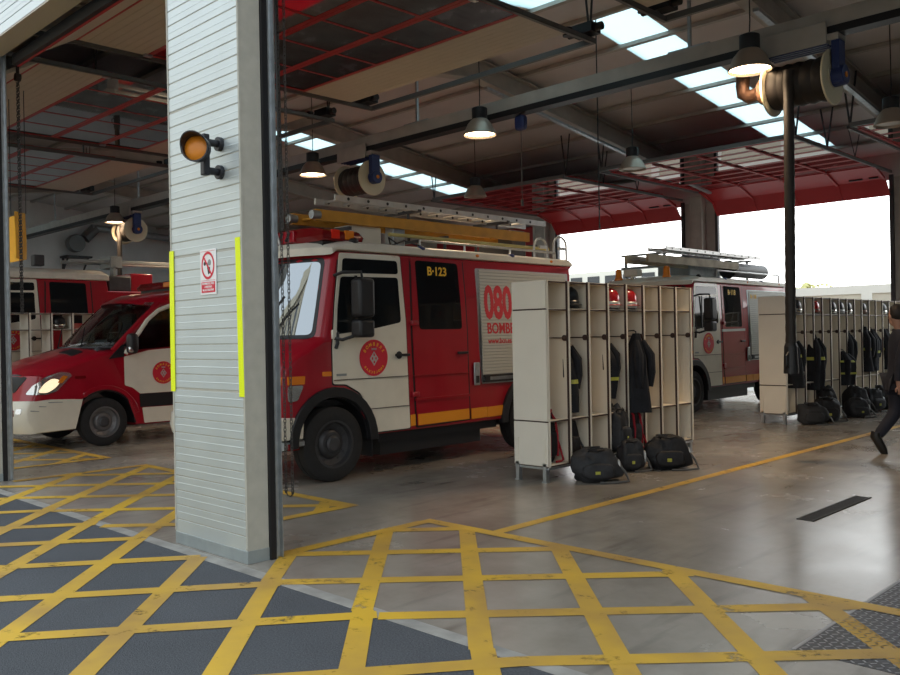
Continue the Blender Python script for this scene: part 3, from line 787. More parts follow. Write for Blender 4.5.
    g = G(); g.box(1.108, 1.120, .945, 2.05, 1.098+L, 1.106+L); g.box(1.108, 1.118, 1.42, 2.05, .753+L, .760+L); g.build('door_crease', 'lockgap', door, smooth=False)
    g = G(); g.box(1.108, 1.135, 1.84, 2.06, 1.335+L, 1.365+L); g.cone((1.108, 1.90, 1.35+L), (1.12, 1.90, 1.35+L), .045); g.build('door_handle', 'black', door, bevel=.005)
    g = G(); g.box(1.108, 1.115, .985, 1.12, 1.145+L, 1.17+L); g.build('model_plate', 'signgrey', door, smooth=False)
    emblem(door, 1.112, 1.515, 1.33+L, .205)
    # mirror on the door
    mi = G(); mi.box(1.24, 1.42, 1.08, 1.30, 1.78+L, 2.20+L); mir = mi.build('mirror', 'black', t, bevel=.04, seg=3)
    g = G(); g.box(1.24, 1.42, 1.08, 1.29, 1.56+L, 1.755+L); g.build('wide_mirror', 'black', mir, bevel=.035, seg=3)
    g = G(); g.tube([(1.10, .98, 2.24+L), (1.2, 1.02, 2.27+L), (1.32, 1.18, 2.27+L), (1.33, 1.2, 2.15+L)], .018); g.build('mirror_arm', 'black', mir)
    g = G(); g.tube([(1.10, .97, 1.56+L), (1.2, 1.0, 1.54+L), (1.32, 1.16, 1.60+L)], .018)
    g.tube([(1.105, .985, 1.585+L), (1.12, 1.0, 1.62+L), (1.13, .99, 1.5+L), (1.14, .96, 1.45+L)], .02); g.build('mirror_arm', 'black', mir)
    g = G(); g.box(1.09, 1.125, .93, .995, 1.55+L, 1.65+L); g.build('mirror_foot', 'truckwhite', mir, bevel=.01)
    # crew door
    xo = .12 if variant == 'ladder2' else 0
    cd = [(2.16, 2.50+L), (3.03, 2.50+L), (3.08, 1.6+L), (3.08, .52+L), (2.18, .50+L), (2.14, 1.6+L)]
    conform(bv, rpoly([(2.135, 2.52+L), (3.055, 2.52+L), (3.105, 1.6+L), (3.105, .50+L), (2.155, .48+L), (2.115, 1.6+L)], .03), '+x', .002, .01, 'crew_door_gap', 'black', t)
    cdoor = conform(bv, rpoly(cd, .03), '+x', .009, .02, 'crew_door', 'red', t)
    conform(bv, rpoly([(2.22, 2.47+L), (2.94, 2.46+L), (2.99, 1.645+L), (2.25, 1.645+L)], .05), '+x', .012, .02, 'crew_window', 'glass', cdoor)
    g = G(); g.box(1.10, 1.13, 2.88, 3.06, 1.335+L, 1.365+L); g.build('crew_door_handle', 'black', cdoor, bevel=.005)
    g = G(); g.box(1.10, 1.12, 2.13, 3.07, 1.095+L, 1.101+L); g.box(1.10, 1.125, 2.15, 3.07, .80+L, .83+L); g.build('door_crease', 'red', cdoor, smooth=False)
    g = G()
    for z in (.88, 1.72): g.box(1.09, 1.135, 2.10, 2.20, z-.03+L, z+.03+L)
    g.build('hinge', 'red', cdoor, bevel=.01)
    if number:
        g = G(); xs = 1.1 - .045*(2.35-1.45); g.text(number, (xs+.014, 2.58, 2.30+L), (0, 1, 0), V((-.045, 0, 1)), .145, .003, bold=.025)
        g.build('unit_number', 'yellowtext', cdoor, smooth=False)
    if variant == 'ladder2':
        conform(bv, [(2.10, 1.55+L), (3.12, 1.56+L), (3.12, 1.61+L), (2.10, 1.60+L)], '+x', .016, .02, 'reflective_band', 'silver', t)
    # orange band along the sill
    for a, b, c in ((2.07, 2.145, 2.145), (2.19, 3.07, 3.07), (3.115, 3.40, 3.40), (3.41, 3.76, 3.68)):
        conform(bv, [(a, .51+L), (c, .515+L), (b, .645+L), (a, .64+L)], '+x', .013, .01, 'orange_band', 'orangestripe', t)
    # equipment locker with roller shutter
    ztop = 2.42 if variant != 'far' else 2.2
    conform(bv, rpoly([(3.27, ztop+L), (5.22, ztop+L), (5.22, .94+L), (3.33, .94+L)], .03), '+x', .006, .02, 'shutter_frame', 'galv' if variant != 'far' else 'red', t)
    g = G(); zz = 1.06
    while zz < ztop-.04:
        x = 1.1 - .045*max(0, zz-1.45) + .012; g.box(x-.01, x+.006, 3.33, 5.16, zz+L, zz+.036+L); zz += .041
    sh = g.build('roller_shutter', 'shutter' if variant != 'far' else 'red', t, bevel=.004, seg=1)
    g = G(); x = 1.115; g.box(x, x+.025, 3.33, 5.16, .96+L, .985+L); g.box(x, x+.03, 3.36, 3.44, .96+L, 1.05+L); g.box(x, x+.03, 3.95, 4.03, .96+L, 1.05+L); g.box(x, x+.025, 3.33, 5.16, 1.03+L, 1.055+L)
    g.build('shutter_bar', 'black', sh, bevel=.004)
    sx_ = lambda z: 1.1 - .045*max(0, z-1.45) + .0195
    if variant == 'ladder':
        for body, yy, z, size, bold, sx in (('080', 3.40, 1.79, .58, .035, .62), ('BOMBERS', 3.43, 1.585, .195, .02, .85), ('www.bcn.es', 3.44, 1.455, .105, .01, .9)):
            g = G(); g.text(body, (sx_(z+.1)+.004, yy, z), (0, 1, 0), V((-.045 if z > 1.45 else 0, 0, 1)), size, .003, align='LEFT', bold=bold, sx=sx)
            g.build('shutter_lettering', 'redtext', sh, smooth=False)
    elif variant == 'ladder2':
        g = G(); g.text(number, (sx_(2.3)+.004, 3.40, 2.24), (0, 1, 0), (-.045, 0, 1), .12, .003, align='LEFT', bold=.02); g.build('shutter_number', 'yellowtext', sh, smooth=False)
    g = G(); g.box(1.10, 1.125, 3.17, 3.27, .93+L, 1.22+L); hr = g.build('grab_handle', 'galv', t, bevel=.01)
    g = G(); g.box(1.126, 1.128, 3.19, 3.25, .96+L, 1.05+L); g.build('handle_recess', 'black', hr, smooth=False)
    # white roof cap
    zc = 2.53+L; h = cap_h
    def fc(tt, y, z):
        a = abs(tt); k = max(0, 1 - y/1.6)
        zz = z - (.05 + (h-.12 if h > .2 else 0)*.5)*a**4*(1 if z > zc+.05 else 0)
        return (tt*1.068, y + .28*a**3.2*min(1, k*1.7), zz)
    slices([(.735, zc-.06), (.72, zc+.02), (.80, zc+.09), (1.15, zc+h), (cap_end-.05, zc+h-.01), (cap_end+.02, zc+h-.05), (cap_end+.02, zc-.005), (.86, zc-.01)], HW, fc, .02).build('roof_cap', 'capwhite', t)
    def dome(y, m, nm='roof_lamp', x=1.03, z=None):
        z = zc+.085 if z is None else z
        g = G(); g.blob((x, y, z), (.045, .06, .035), 2.2, 12, 8); g.box(x-.06, x, y-.035, y+.035, z-.03, z); g.build(nm, m, t)
    if variant != 'far':
        dome(1.32, 'black', z=zc+.11)
        for y, m in ((2.36, 'blue'), (4.02, 'blue')): dome(y, m)
        for y in (3.32, 4.85): dome(y, 'orange', z=zc+.05)
    if variant == 'ladder':
        # beacon bar across the cab roof with guard hoop
        def fl(tt, y, z): return (tt*.98, y, z - .05*abs(tt)**6*(1 if z > zc+.2 else 0))
        lb = slices([(.93, zc+.10), (.90, zc+.16), (.95, zc+.27), (1.46, zc+.27), (1.53, zc+.16), (1.50, zc+.10)], 1, fl, .03).build('beacon_bar', 'redlens', t)
        g = G(); g.box(-.5, .5, .885, .94, zc+.12, zc+.25)
        g.build('siren_grille', 'red', lb, bevel=.01)
        g = G()
        for i in range(7): g.bar((-.42+i*.14-.05, .882, zc+.135), (-.42+i*.14+.03, .882, zc+.235), .055, .006)
        g.build('siren_slot', 'black', lb, smooth=False)
        g = G(); g.box(.965, .99, 1.05, 1.16, zc+.13, zc+.23); g.build('amber_cell', 'redbright', lb)
        g = G(); g.box(.965, .99, 1.24, 1.36, zc+.13, zc+.23); g.build('amber_cell', 'orange', lb)
        g = G(); g.box(-.95, .95, .95, 1.48, zc+.03, zc+.10); g.build('beacon_base', 'black', lb)
        g = G(); g.tube([(-.85, .84, zc+.05), (-.85, .82, zc+.28), (-.78, .82, zc+.33), (.18, .82, zc+.33), (.25, .82, zc+.28), (.27, .86, zc+.1)], .013); g.build('guard_hoop', 'alu', t)
        g = G(); g.box(.25, .55, 1.65, 2.15, zc+.15, zc+.37); g.build('siren_box', 'truckwhite', t, bevel=.015)
        g = G(); g.box(.42, .58, 2.32, 2.52, zc+.12, zc+.42); g.build('junction_box', 'galv', t, bevel=.015)
        g = G(); g.tube([(.9, 2.1, zc+.14), (.8, 2.05, zc+.22), (.72, 2.15, zc+.14), (.8, 2.3, zc+.2), (1.0, 2.4, zc+.12)], .010); g.build('cable', 'black', t)
        # roof rails, ladder gantry and rear hoops
        for x in (.86, -.86):
            g = G(); g.tube([(x, 2.5, zc+.14), (x, 2.5, zc+.21), (x, 5.2, zc+.21), (x, 5.2, zc+.10)], .016)
            for y in (3.3, 4.2): g.cone((x, y, zc+.1), (x, y, zc+.21), .014)
            g.build('roof_rail', 'alu', t)
        for y0, y1, hh in ((4.75, 5.05, .40), (5.2, 5.5, .45)):
            g = G(); x = .84; pts = [(x, y0, zc+.12)] + [(x, (y0+y1)/2-(y1-y0)/2*cos(a), zc+hh-.13+.13*sin(a)) for a in [pi*i/8 for i in range(9)]] + [(x, y1, zc+.02)]
            g.tube(pts, .016); g.bar((x, y1-.02, zc+.28), (x, y1-.18, zc+.28), .03, .04); g.build('access_hoop', 'alu', t)
        for y in (1.5, 3.1, 4.9):
            g = G(); g.bar((-.75, y, zc+.30), (.75, y, zc+.30), .05, .04); g.cone((-.7, y, zc+.1), (-.7, y, zc+.30), .02); g.cone((.7, y, zc+.1), (.7, y, zc+.30), .02)
            if y > 1.6:
                g.cone((.02, y, zc+.30), (.02, y, zc+.70), .02); g.cone((-.42, y, zc+.30), (-.42, y, zc+.70), .02); g.bar((-.45, y, zc+.70), (.25, y, zc+.70), .05, .04)
            g.build('ladder_gantry', 'darksteel', t)
        g = G(); g.box(-.2, .45, 4.72, 5.05, zc+.14, zc+.55); g.cone((.3, 4.7, zc+.5), (.3, 5.1, zc+.5), .06); g.build('winch', 'darksteel', t, bevel=.02)
    if variant == 'ladder2':
        for x, y in ((.55, .95), (-.55, .95)):
            g = G(); g.lathe([(.085, 0), (.085, .03), (.07, .05), (.06, .2), (.04, .225), (.001, .23)], (x, y, zc+.10), 'z', 18); g.build('amber_beacon', 'orange', t)
        g = G(); g.box(-.35, -.02, .80, 1.0, zc+.16, zc+.30); g.cone((-.2, .9, zc+.08), (-.2, .9, zc+.2), .03); g.build('spotlight', 'capwhite', t, bevel=.03)
        g = G(); g.box(-.3, .45, 2.0, 3.3, zc+.14, zc+.60); g.build('water_tank', 'skirt', t, bevel=.06, seg=3)
        g = G(); g.cone((.6, 3.4, zc+.35), (.6, 5.0, zc+.35), .16); g.cone((.6, 3.4, zc+.35), (.6, 3.36, zc+.35), .2); g.build('suction_hose', 'black', t)
        g = G(); g.tube([(.9, 2.3, zc+.14), (.9, 2.3, zc+.27), (.9, 5.2, zc+.27), (.9, 5.2, zc+.1)], .018); g.build('roof_rail', 'alu', t)
        for y in (1.3, 2.9, 4.9):
            g = G(); g.bar((-.7, y, zc+.36), (.4, y, zc+.36), .08, .05); g.cone((.3, y, zc+.1), (.3, y, zc+.62), .03); g.cone((-.6, y, zc+.1), (-.6, y, zc+.62), .03); g.bar((-.7, y, zc+.62), (.4, y, zc+.62), .05, .04); g.build('ladder_gantry', 'skirt', t)
    if variant == 'far':
        g = G(); g.box(.72, .92, 2.0, 2.2, zc+h, zc+h+.22); g.build('siren_box', 'darksteel', t, bevel=.02)
        g = G(); g.box(-.9, .95, cap_end+.05, cap_end+.55, rear_top+L, rear_top+L+.32); g.build('pump_housing', 'darksteel', t, bevel=.03)
        g = G(); g.box(-.6, .8, cap_end+.6, cap_end+1.1, rear_top+L, rear_top+L+.40); g.build('red_chest', 'red', t, bevel=.02)
        g = G(); g.bar((.55, cap_end-.6, zc+h+.17), (.55, cap_end+2.0, zc+h+.19), .07, .07); g.bar((.1, cap_end-.6, zc+h+.17), (.1, cap_end+2.0, zc+h+.19), .07, .07); g.box(.05, .62, cap_end+.25, cap_end+.5, zc+h+.05, zc+h+.3)
        g.box(.45, .62, cap_end+.3, cap_end+.36, rear_top+L+.3, zc+h+.1)
        g.build('boom', 'skirt', t, bevel=.008)
    return t

fire_truck('fire_truck', 'red and white fire truck numbered B-123 with an ochre ladder, parked behind the nearer lockers', -7.5, 4.85, 'B·123')
fire_truck('fire_truck', 'second fire truck numbered B-118 with amber beacons, parked between the two locker rows', -8.3, 14.08, 'B·118', variant='ladder2')
fire_truck('fire_truck', 'far fire truck with tall pale cab roof and black windows, behind white shelving', -17.65, 4.45, '', lift=.32, cap_end=3.42, cap_h=.26, variant='far')

# ladders lying on the roofs
def ladder(name, label, x, y0, y1, z, w, rail, m, rung_m, group=None, tip=None, holes=False, dz=0):
    t = T(name, label, 'ladder', (x, (y0+y1)/2, z))
    hy = (y1-y0)/2
    for s in (0, -w):
        g = G(); g.bar((s, -hy, 0), (s, hy, dz), rail[0], rail[1])
        if holes:
            for i in range(int(hy*2/.32)):
                yy = -hy+.2+i*.32; g.cone((s+rail[0]/2, yy, dz*(yy+hy)/hy/2), (s+rail[0]/2+.004, yy, dz*(yy+hy)/hy/2), .02, n=10, m=1)
        g.build('side_rail', [m, 'black'], t, smooth=False)
        if tip:
            g = G(); g.lathe([(.001, -.05), (.05, -.05), (.055, 0), (.05, .06)], (s, -hy, .0), 'y', 14); g.build('end_cap', tip, t)
    n = int((y1-y0)/.3)
    for i in range(n):
        yy = -hy + .15 + i*.3; zz = dz*(yy+hy)/(2*hy)
        g = G(); g.cone((0, yy, zz), (-w, yy, zz), .016, n=8); g.build('rung', rung_m, t)
    return t
ladder('extension_ladder', 'ochre wooden-looking extension ladder on the roof of truck B-123', -7.98, 5.95, 9.75, 2.965, .45, (.045, .13), 'yladder', 'yladder', tip='galv')
ladder('aluminium_ladder', 'grey aluminium ladder above the ochre ladder on truck B-123', -8.38, 6.55, 10.65, 3.27, .40, (.03, .075), 'alu', 'alu', holes=True)
ladder('extension_ladder', 'weathered ladder with rust stains on the roof of truck B-118', -8.55, 13.85, 17.4, 2.93, .45, (.05, .15), mat('weathered_beige', (.36, .30, .20), .6, noise=.35, nscale=3), 'galv')
ladder('aluminium_ladder', 'thin aluminium ladder uppermost on the roof of truck B-118', -8.6, 14.6, 18.6, 3.16, .38, (.03, .07), 'alu', 'alu', holes=True)
g = G(); g.cone((0, 0, 0), (0, 3.1, 0), .022, n=10); tag(g.build('lance_pole', mat('pale_yellow_pole', (.55, .47, .18), .5), None, (-7.85, 6.95, 2.80)), 'thin pale yellow pole lying under the ochre ladder', 'pole')

# ------------------------------------------------------------------ the small van
def small_van():
    X, Y0 = -12.9, 4.27
    t = T('rescue_van', 'red and white fire service van with lit headlight, left of the grey pillar', 'van', (X-1.0, Y0, 0))
    HW = 1.0; FY, BY, R = 1.38, 4.75, .365; AR = .485
    prof = [(.10, .30), (.0, .42), (-.02, .60), (.02, .74), (.07, .86), (.12, 1.10), (.18, 1.17), (.34, 1.22), (.75, 1.36), (1.18, 1.475), (1.35, 1.50), (2.75, 1.50), (2.78, 2.40), (3.4, 2.46), (5.8, 2.46), (5.95, 2.3), (5.97, .40), (5.2, .32)]
    prof += arc(BY, R+.0, AR, -10, 190, 12) + [(4.2, .27), (2.0, .27)] + arc(FY, R+.0, AR, -10, 190, 12) + [(.85, .28)]
    def fm(tt, y, z):
        a = abs(tt); k = max(0.0, 1 - y/(2.2 if z > 1.3 else .88))
        return (tt*(HW - .09*max(0, z-1.15) - .03*max(0, .5-z)), y + .31*a**3.4*min(1, k*1.25), z - (.10*a**3 if 1.12 < z < 1.52 and y < 1.4 else 0))
    gb = slices(prof, HW, fm, .03); bv = bvh_of(gb)
    gb.build('body', 'red', t, ang=.6)
    for y in (FY, BY):
        wheel(t, .875, y, R, .22, 1, 'vanrim'); wheel(t, -.875, y, R, .22, -1)
    g = G(); g.box(-.4, .4, .5, 5.6, .22, .40); g.cone((-.85, FY, R), (.85, FY, R), .05); g.cone((-.85, BY, R), (.85, BY, R), .05); g.build('chassis', 'black', t, smooth=False)
    for y in (FY, BY):
        g = G(); pts = arc(y, R, AR+.004, -6, 186, 16) + arc(y, R, AR-.02, 186, -6, 16); g.prism(pts, .20, .985, 'yz'); g.build('wheel_arch', 'black', t)
    # bumper
    def fb(tt, y, z):
        yy = y + .31*abs(tt)**3.4*max(0, 1 - max(y, 0)/1.1); return (tt*(1.012 - .04*max(0, .5-z)), yy, z)
    slices([(.10, .27), (-.03, .42), (-.06, .58), (-.03, .69), (.0, .745), (.4, .76), (1.04, .735), (.935, .57), (.885, .29)], HW, fb, .02).build('bumper', 'truckwhite', t)
    bb = bvh_of(slices([(.10, .27), (-.03, .42), (-.06, .58), (-.03, .69), (.0, .745), (.4, .76), (1.04, .735), (.935, .57), (.885, .29)], HW, fb, .02))
    conform(bb, rrect(-.55, .47, .55, .57, .02), 'front', .004, .01, 'bumper_slot', 'black', t)
    for s in (1, -1):
        conform(bb, rrect(min(.60*s, .86*s), .53, max(.60*s, .86*s), .625, .02), 'front', .006, .01, 'fog_lamp_recess', 'redlens', t)
        conform(bb, rrect(min(.885*s, .95*s), .565, max(.885*s, .95*s), .64, .01), 'front', .006, .01, 'fog_lamp', 'lamp', t)
    conform(bb, rrect(-.26, .36, .26, .47, .01), 'front', .014, .012, 'licence_plate', 'signwhite', t)
    # scratches on the bumper corner
    for y0, z0, y1, z1 in ((.55, .705, .75, .70), (.42, .655, .52, .65), (.30, .60, .42, .59)):
        conform(bb, [(y0, z0), (y1, z1), (y1, z1+.008), (y0, z0+.014)], '+x', .003, .004, 'scuff', 'signgrey', t)
    # grille with star
    gr = conform(bv, rpoly([(-.74, .86), (.74, .86), (.88, 1.08), (.70, 1.125), (-.70, 1.125), (-.88, 1.08)], .04), 'front', .008, .02, 'grille', 'black', t)
    g = G()
    for i in range(3): g.box(-.58, .58, .045+.02*i, .075+.02*i, .91+i*.06, .925+i*.06)
    g.build('grille_bar', 'darksteel', gr, smooth=False)
    g = G(); n = 28
    g.tube([(.085*cos(2*pi*i/n), .045, .985+.085*sin(2*pi*i/n)) for i in range(n)], .009, closed=True)
    for k in range(3):
        a = pi/2+2*pi*k/3; g.cone((0, .042, .985), (.083*cos(a), .042, .985+.083*sin(a)), .018, .004, n=6)
    g.build('star_badge', 'chrome', gr)
    g = G(); g.box(.30, .40, .03, .05, .94, 1.0); g.build('amber_lamp', 'orange', gr, bevel=.008)
    # headlights
    hp = [(.27, .835), (.52, .825), (.68, .87), (.90, 1.09), (.86, 1.13), (.72, 1.145), (.52, 1.08), (.35, .96)]
    hl = conform(bv, rpoly(hp, .03), '+x', .010, .02, 'headlight', 'lamp', t, .05)
    conform(bv, rpoly([(.40, .86), (.54, .85), (.66, .92), (.74, 1.02), (.62, 1.06), (.50, .99)], .05), '+x', .014, .01, 'lit_reflector', 'headglow', hl, .05)
    conform(bv, rpoly([(.68, .99), (.75, .98), (.84, 1.08), (.76, 1.09)], .02), '+x', .015, .01, 'indicator', 'orange', hl, .05)
    conform(bv, rpoly([(-.98, .88), (-.80, .86), (-.72, 1.0), (-.86, 1.12), (-.97, 1.10)], .03), 'front', .010, .02, 'headlight', 'lamp', t, .06)
    conform(bv, rrect(.94, 1.035, 1.10, 1.075, .015), '+x', .012, .02, 'side_marker', 'redlens', t)
    for xx in (.30, -.72):
        conform(bv, rpoly([(xx, .98), (xx+.42, 1.0), (xx+.40, 1.19), (xx+.02, 1.17)], .02), 'top', .006, .01, 'bonnet_vent', 'black', t)
    # fender arch lip, door and sill on the near side
    g = G(); pts = arc(FY, R, AR+.07, 12, 128, 16) + arc(FY, R, AR, 128, 12, 16); g.prism(pts, .94, 1.012, 'yz'); g.build('fender_lip', 'red', t, bevel=.012)
    dz = rpoly([(1.70, 1.34), (1.70, .90), (1.82, .86), (1.94, .76), (3.05, .76), (3.05, 1.49), (2.1, 1.43)], .02)
    door = conform(bv, dz, '+x', .009, .02, 'cab_door', 'truckwhite', t)
    conform(bv, [(1.94, .55), (3.06, .55), (3.06, .755), (1.93, .755)], '+x', .014, .02, 'rub_strip', 'black', t)
    conform(bv, rpoly([(2.0, .30), (3.05, .30), (3.05, .54), (1.97, .54)], .02), '+x', .008, .02, 'door_sill', 'truckwhite', t)
    emblem(door, .995, 2.33, 1.07, .178)
    g = G(); g.box(.99, 1.02, 2.83, 3.02, 1.22, 1.26); g.build('door_handle', 'black', door, bevel=.006)
    # greenhouse: roof, pillars, glass
    def yw(tt, z): return 1.26 + .42*abs(tt)**3.0*.85 + (z-1.475)*1.0
    def fr(tt, y, z):
        a = abs(tt); return (tt*(HW - .09*max(0, z-1.15)), y + .36*a**3*max(0, 1-(y-1.9)/.9), z - .10*a**4)
    slices([(1.93, 2.19), (1.98, 2.23), (2.25, 2.34), (2.80, 2.42), (2.80, 2.30), (2.1, 2.20)], HW, fr, .02).build('cab_roof', 'red', t)
    for s in (1, -1):
        g = G(); pts = []
        for i in range(7):
            z = 1.42+(2.17-1.42)*i/6; tt = .955; pts.append((s*tt*(HW-.09*(z-1.15)), yw(tt, z)+.03+.05*(i/6)**2, z))
        g.tube(pts, .055, 8); g.build('windscreen_pillar', 'red', t)
        # door frame curve
        g = G(); pts = []
        for y, z in ((1.72, 1.38), (1.82, 1.55), (1.95, 1.70), (2.10, 1.90), (2.30, 2.06), (2.55, 2.15), (2.80, 2.19)):
            pts.append((s*(HW - .09*(z-1.15)+.004), y, z))
        g.tube(pts, .035, 8); g.build('door_frame', 'truckwhite', door if s > 0 else t)
        gl = [(1.72, 1.43), (2.78, 1.50), (2.78, 2.17), (2.55, 2.13), (2.30, 2.04), (2.10, 1.88), (1.95, 1.68), (1.83, 1.54)]
        xs = lambda z: HW - .09*(z-1.15)
        g = G(); n = len(gl); g.add([(s*(xs(z)-d), y, z) for d in (0, .012) for y, z in gl], [tuple(range(n)), tuple(range(2*n-1, n-1, -1))] + [(i, (i+1) % n, n+(i+1) % n, n+i) for i in range(n)])
        g.build('side_window', 'cleardark', door if s > 0 else t, smooth=False)
    g = G(); g.prism([(1.46, 1.31), (1.70, 1.34), (1.70, 1.53), (1.64, 1.50)], .955, .99, 'yz'); g.build('quarter_trim', 'black', t, smooth=False)
    rings = []
    for i in range(9):
        z = 1.49+(2.19-1.49)*i/8; rings.append([(tt*.94*(HW-.09*(z-1.15)), yw(tt*.94, z)-.03*sin(pi*i/8), z) for tt in [j/8-1 for j in range(17)]])
    g = G(); g.loft(rings, cap=False, closed=False); o = g.build('windscreen', 'clear', t)
    sol = o.modifiers.new('thick', 'SOLIDIFY'); sol.thickness = .006
    g = G(); g.tube([(tt*.94*(HW-.03), yw(tt*.94, 1.48)-.01, 1.485) for tt in [j/8-1 for j in range(17)]], .022, 6); g.build('windscreen_seal', 'black', t)
    for s, x0 in ((1, .55), (-1, -.35)):
        g = G(); g.bar((x0, 1.12+.1, 1.49), (x0-.40, 1.45, 1.80), .014, .02); g.build('wiper', 'black', t, smooth=False)
    g = G(); g.prism([(1.35, 1.46), (1.40, 1.50), (1.65, 1.54), (1.75, 1.50), (1.75, 1.2), (1.3, 1.2)], -.80, .80, 'yz'); g.build('dashboard', 'interior', t, bevel=.03)
    for x in (.45, -.45):
        g = G(); g.box(x-.25, x+.25, 1.95, 2.4, 1.50, 1.62); g.box(x-.24, x+.24, 2.36, 2.5, 1.55, 2.05); g.box(x-.13, x+.13, 2.38, 2.48, 2.07, 2.24); g.build('seat', 'interior', t, bevel=.04)
    g = G(); n = 24; c = V((.45, 1.80, 1.72)); u = V((1, 0, 0)); v2 = V((0, .45, .9)).normalized()
    g.tube([c+u*.19*cos(2*pi*i/n)+v2*.19*sin(2*pi*i/n) for i in range(n)], .014, closed=True); g.bar(c-u*.19, c+u*.19, .03, .02); g.build('steering_wheel', 'black', t)
    # mirror
    g = G(); g.blob((1.14, 1.76, 1.54), (.09, .075, .155), 4, 16, 12); mir = g.build('mirror', 'black', t)
    g = G(); g.bar((.96, 1.80, 1.44), (1.1, 1.78, 1.46), .07, .05); g.build('mirror_arm', 'black', mir)
    g = G(); g.blob((1.19, 1.72, 1.45), (.035, .045, .05), 3, 10, 8); g.build('repeater', 'lamp', mir)
    # beacon bar
    def fl(tt, y, z): return (tt*.72, y, z)
    lb = slices([(2.75, 2.45), (2.72, 2.50), (2.78, 2.57), (3.02, 2.57), (3.08, 2.50), (3.06, 2.45)], 1, fl, .03).build('beacon_bar', 'redlens', t)
    g = G(); g.box(.30, .50, 2.71, 2.74, 2.47, 2.55); g.build('amber_cell', 'orange', lb, bevel=.005)
    g = G(); g.box(-.65, .65, 2.78, 3.02, 2.40, 2.46); g.build('beacon_base', 'black', lb)
    return t
small_van()

# ================================================================== LOCKERS
def lockers(name, label, xf, y0, n, pitch, depth=.46, pan='lockpanel', endpan='lockwhite', H=2.125, hooks=True):
    """open bank of lockers; its open fronts face +x at x=0, its near end panel faces -y at y=0"""
    t = T(name, label, 'lockers', (xf, y0, 0), group=None)
    Ln = n*pitch
    for y, nm in ((0, 'end_panel'), (Ln, 'end_panel')):
        g = G(); s = -1 if y == 0 else 1
        for z0, z1 in ((.17, .63), (.645, 1.815), (1.83, H)): g.box(-depth, 0, y-.014, y+.014, z0, z1)
        o = g.build(nm, endpan, t, bevel=.003, seg=1)
        g = G(); g.box(-depth+.01, -.01, y-.008, y+.008, .16, H-.01); g.build('joint', 'lockgap', o, smooth=False)
        g = G()
        for x in (-depth+.045, -.045): g.box(x-.02, x+.02, y+s*.014, y+s*.022, .17, .46)
        g.build('leg_bracket', 'lockedge', o, smooth=False)
    for y in (0, Ln):
        for x in (-depth+.045, -.045):
            g = G(); g.box(x-.022, x+.022, y-.022 if y == 0 else y-.03, y+.03 if y == 0 else y+.022, 0, .20); g.box(x-.03, x+.03, y-.03, y+.03, 0, .012)
            g.build('leg', 'galv', t, smooth=False)
    for i in range(1, n):
        y = i*pitch
        g = G(); g.box(-depth+.01, -.012, y-.012, y+.012, .17, H-.01); d = g.build('divider', pan, t, smooth=False)
        g = G(); g.box(-.014, .006, y-.004, y+.024, .16, H); g.box(-depth, -depth+.016, y-.004, y+.024, .16, H); g.build('edge_strip', 'lockedge', d, smooth=False)
        g = G(); g.box(-.016, .004, y-.018, y-.004, .16, H); g.build('edge_joint', 'lockgap', d, smooth=False)
    g = G(); g.box(-.014, .006, .014, .03, .16, H); g.box(-.014, .006, Ln-.014, Ln+.016, .16, H); g.build('edge_strip', 'lockedge', t, smooth=False)
    for i in range(n):
        a = i*pitch+.014; b = (i+1)*pitch-.018
        for z, th in ((1.81, .02), (.63, .02), (.16, .025), (H-.02, .018)):
            g = G(); g.box(-depth+.012, -.012, a, b, z, z+th); sh = g.build('shelf', pan, t, smooth=False)
            g = G(); g.box(-.014, -.006, a, b, z-.003, z+.012); g.build('shelf_edge', 'lockgap', sh, smooth=False)
        if not hooks: continue
        g = G(); g.box(-.20, -.188, a, b, 1.512, 1.524); g.cone((-.03, b, 1.515), (-.03, b-.02, 1.515), .032, n=14); g.bar((-.03, b-.01, 1.515), (-.19, b-.01, 1.518), .012, .012); g.build('hanging_rail', 'lockgap', t)
    g = G(); g.box(-depth, 0, 0, Ln, .135, .16); g.build('base_rail', 'galv', t, smooth=False)
    return t
LP1, LP2, LP3 = .374, .385, .384
lockers('locker_bank', 'nearer bank of eight open cream lockers beside truck B-123', -5.64, 7.16, 8, LP1)
lockers('locker_bank', 'farther long bank of open cream lockers behind the hanging hose', -6.10, 14.08, 17, LP2)
lockers('shelving_bank', 'white open shelving standing between the small van and the far truck', -16.40, 5.06, 10, LP3, pan='lockwhite', hooks=False)

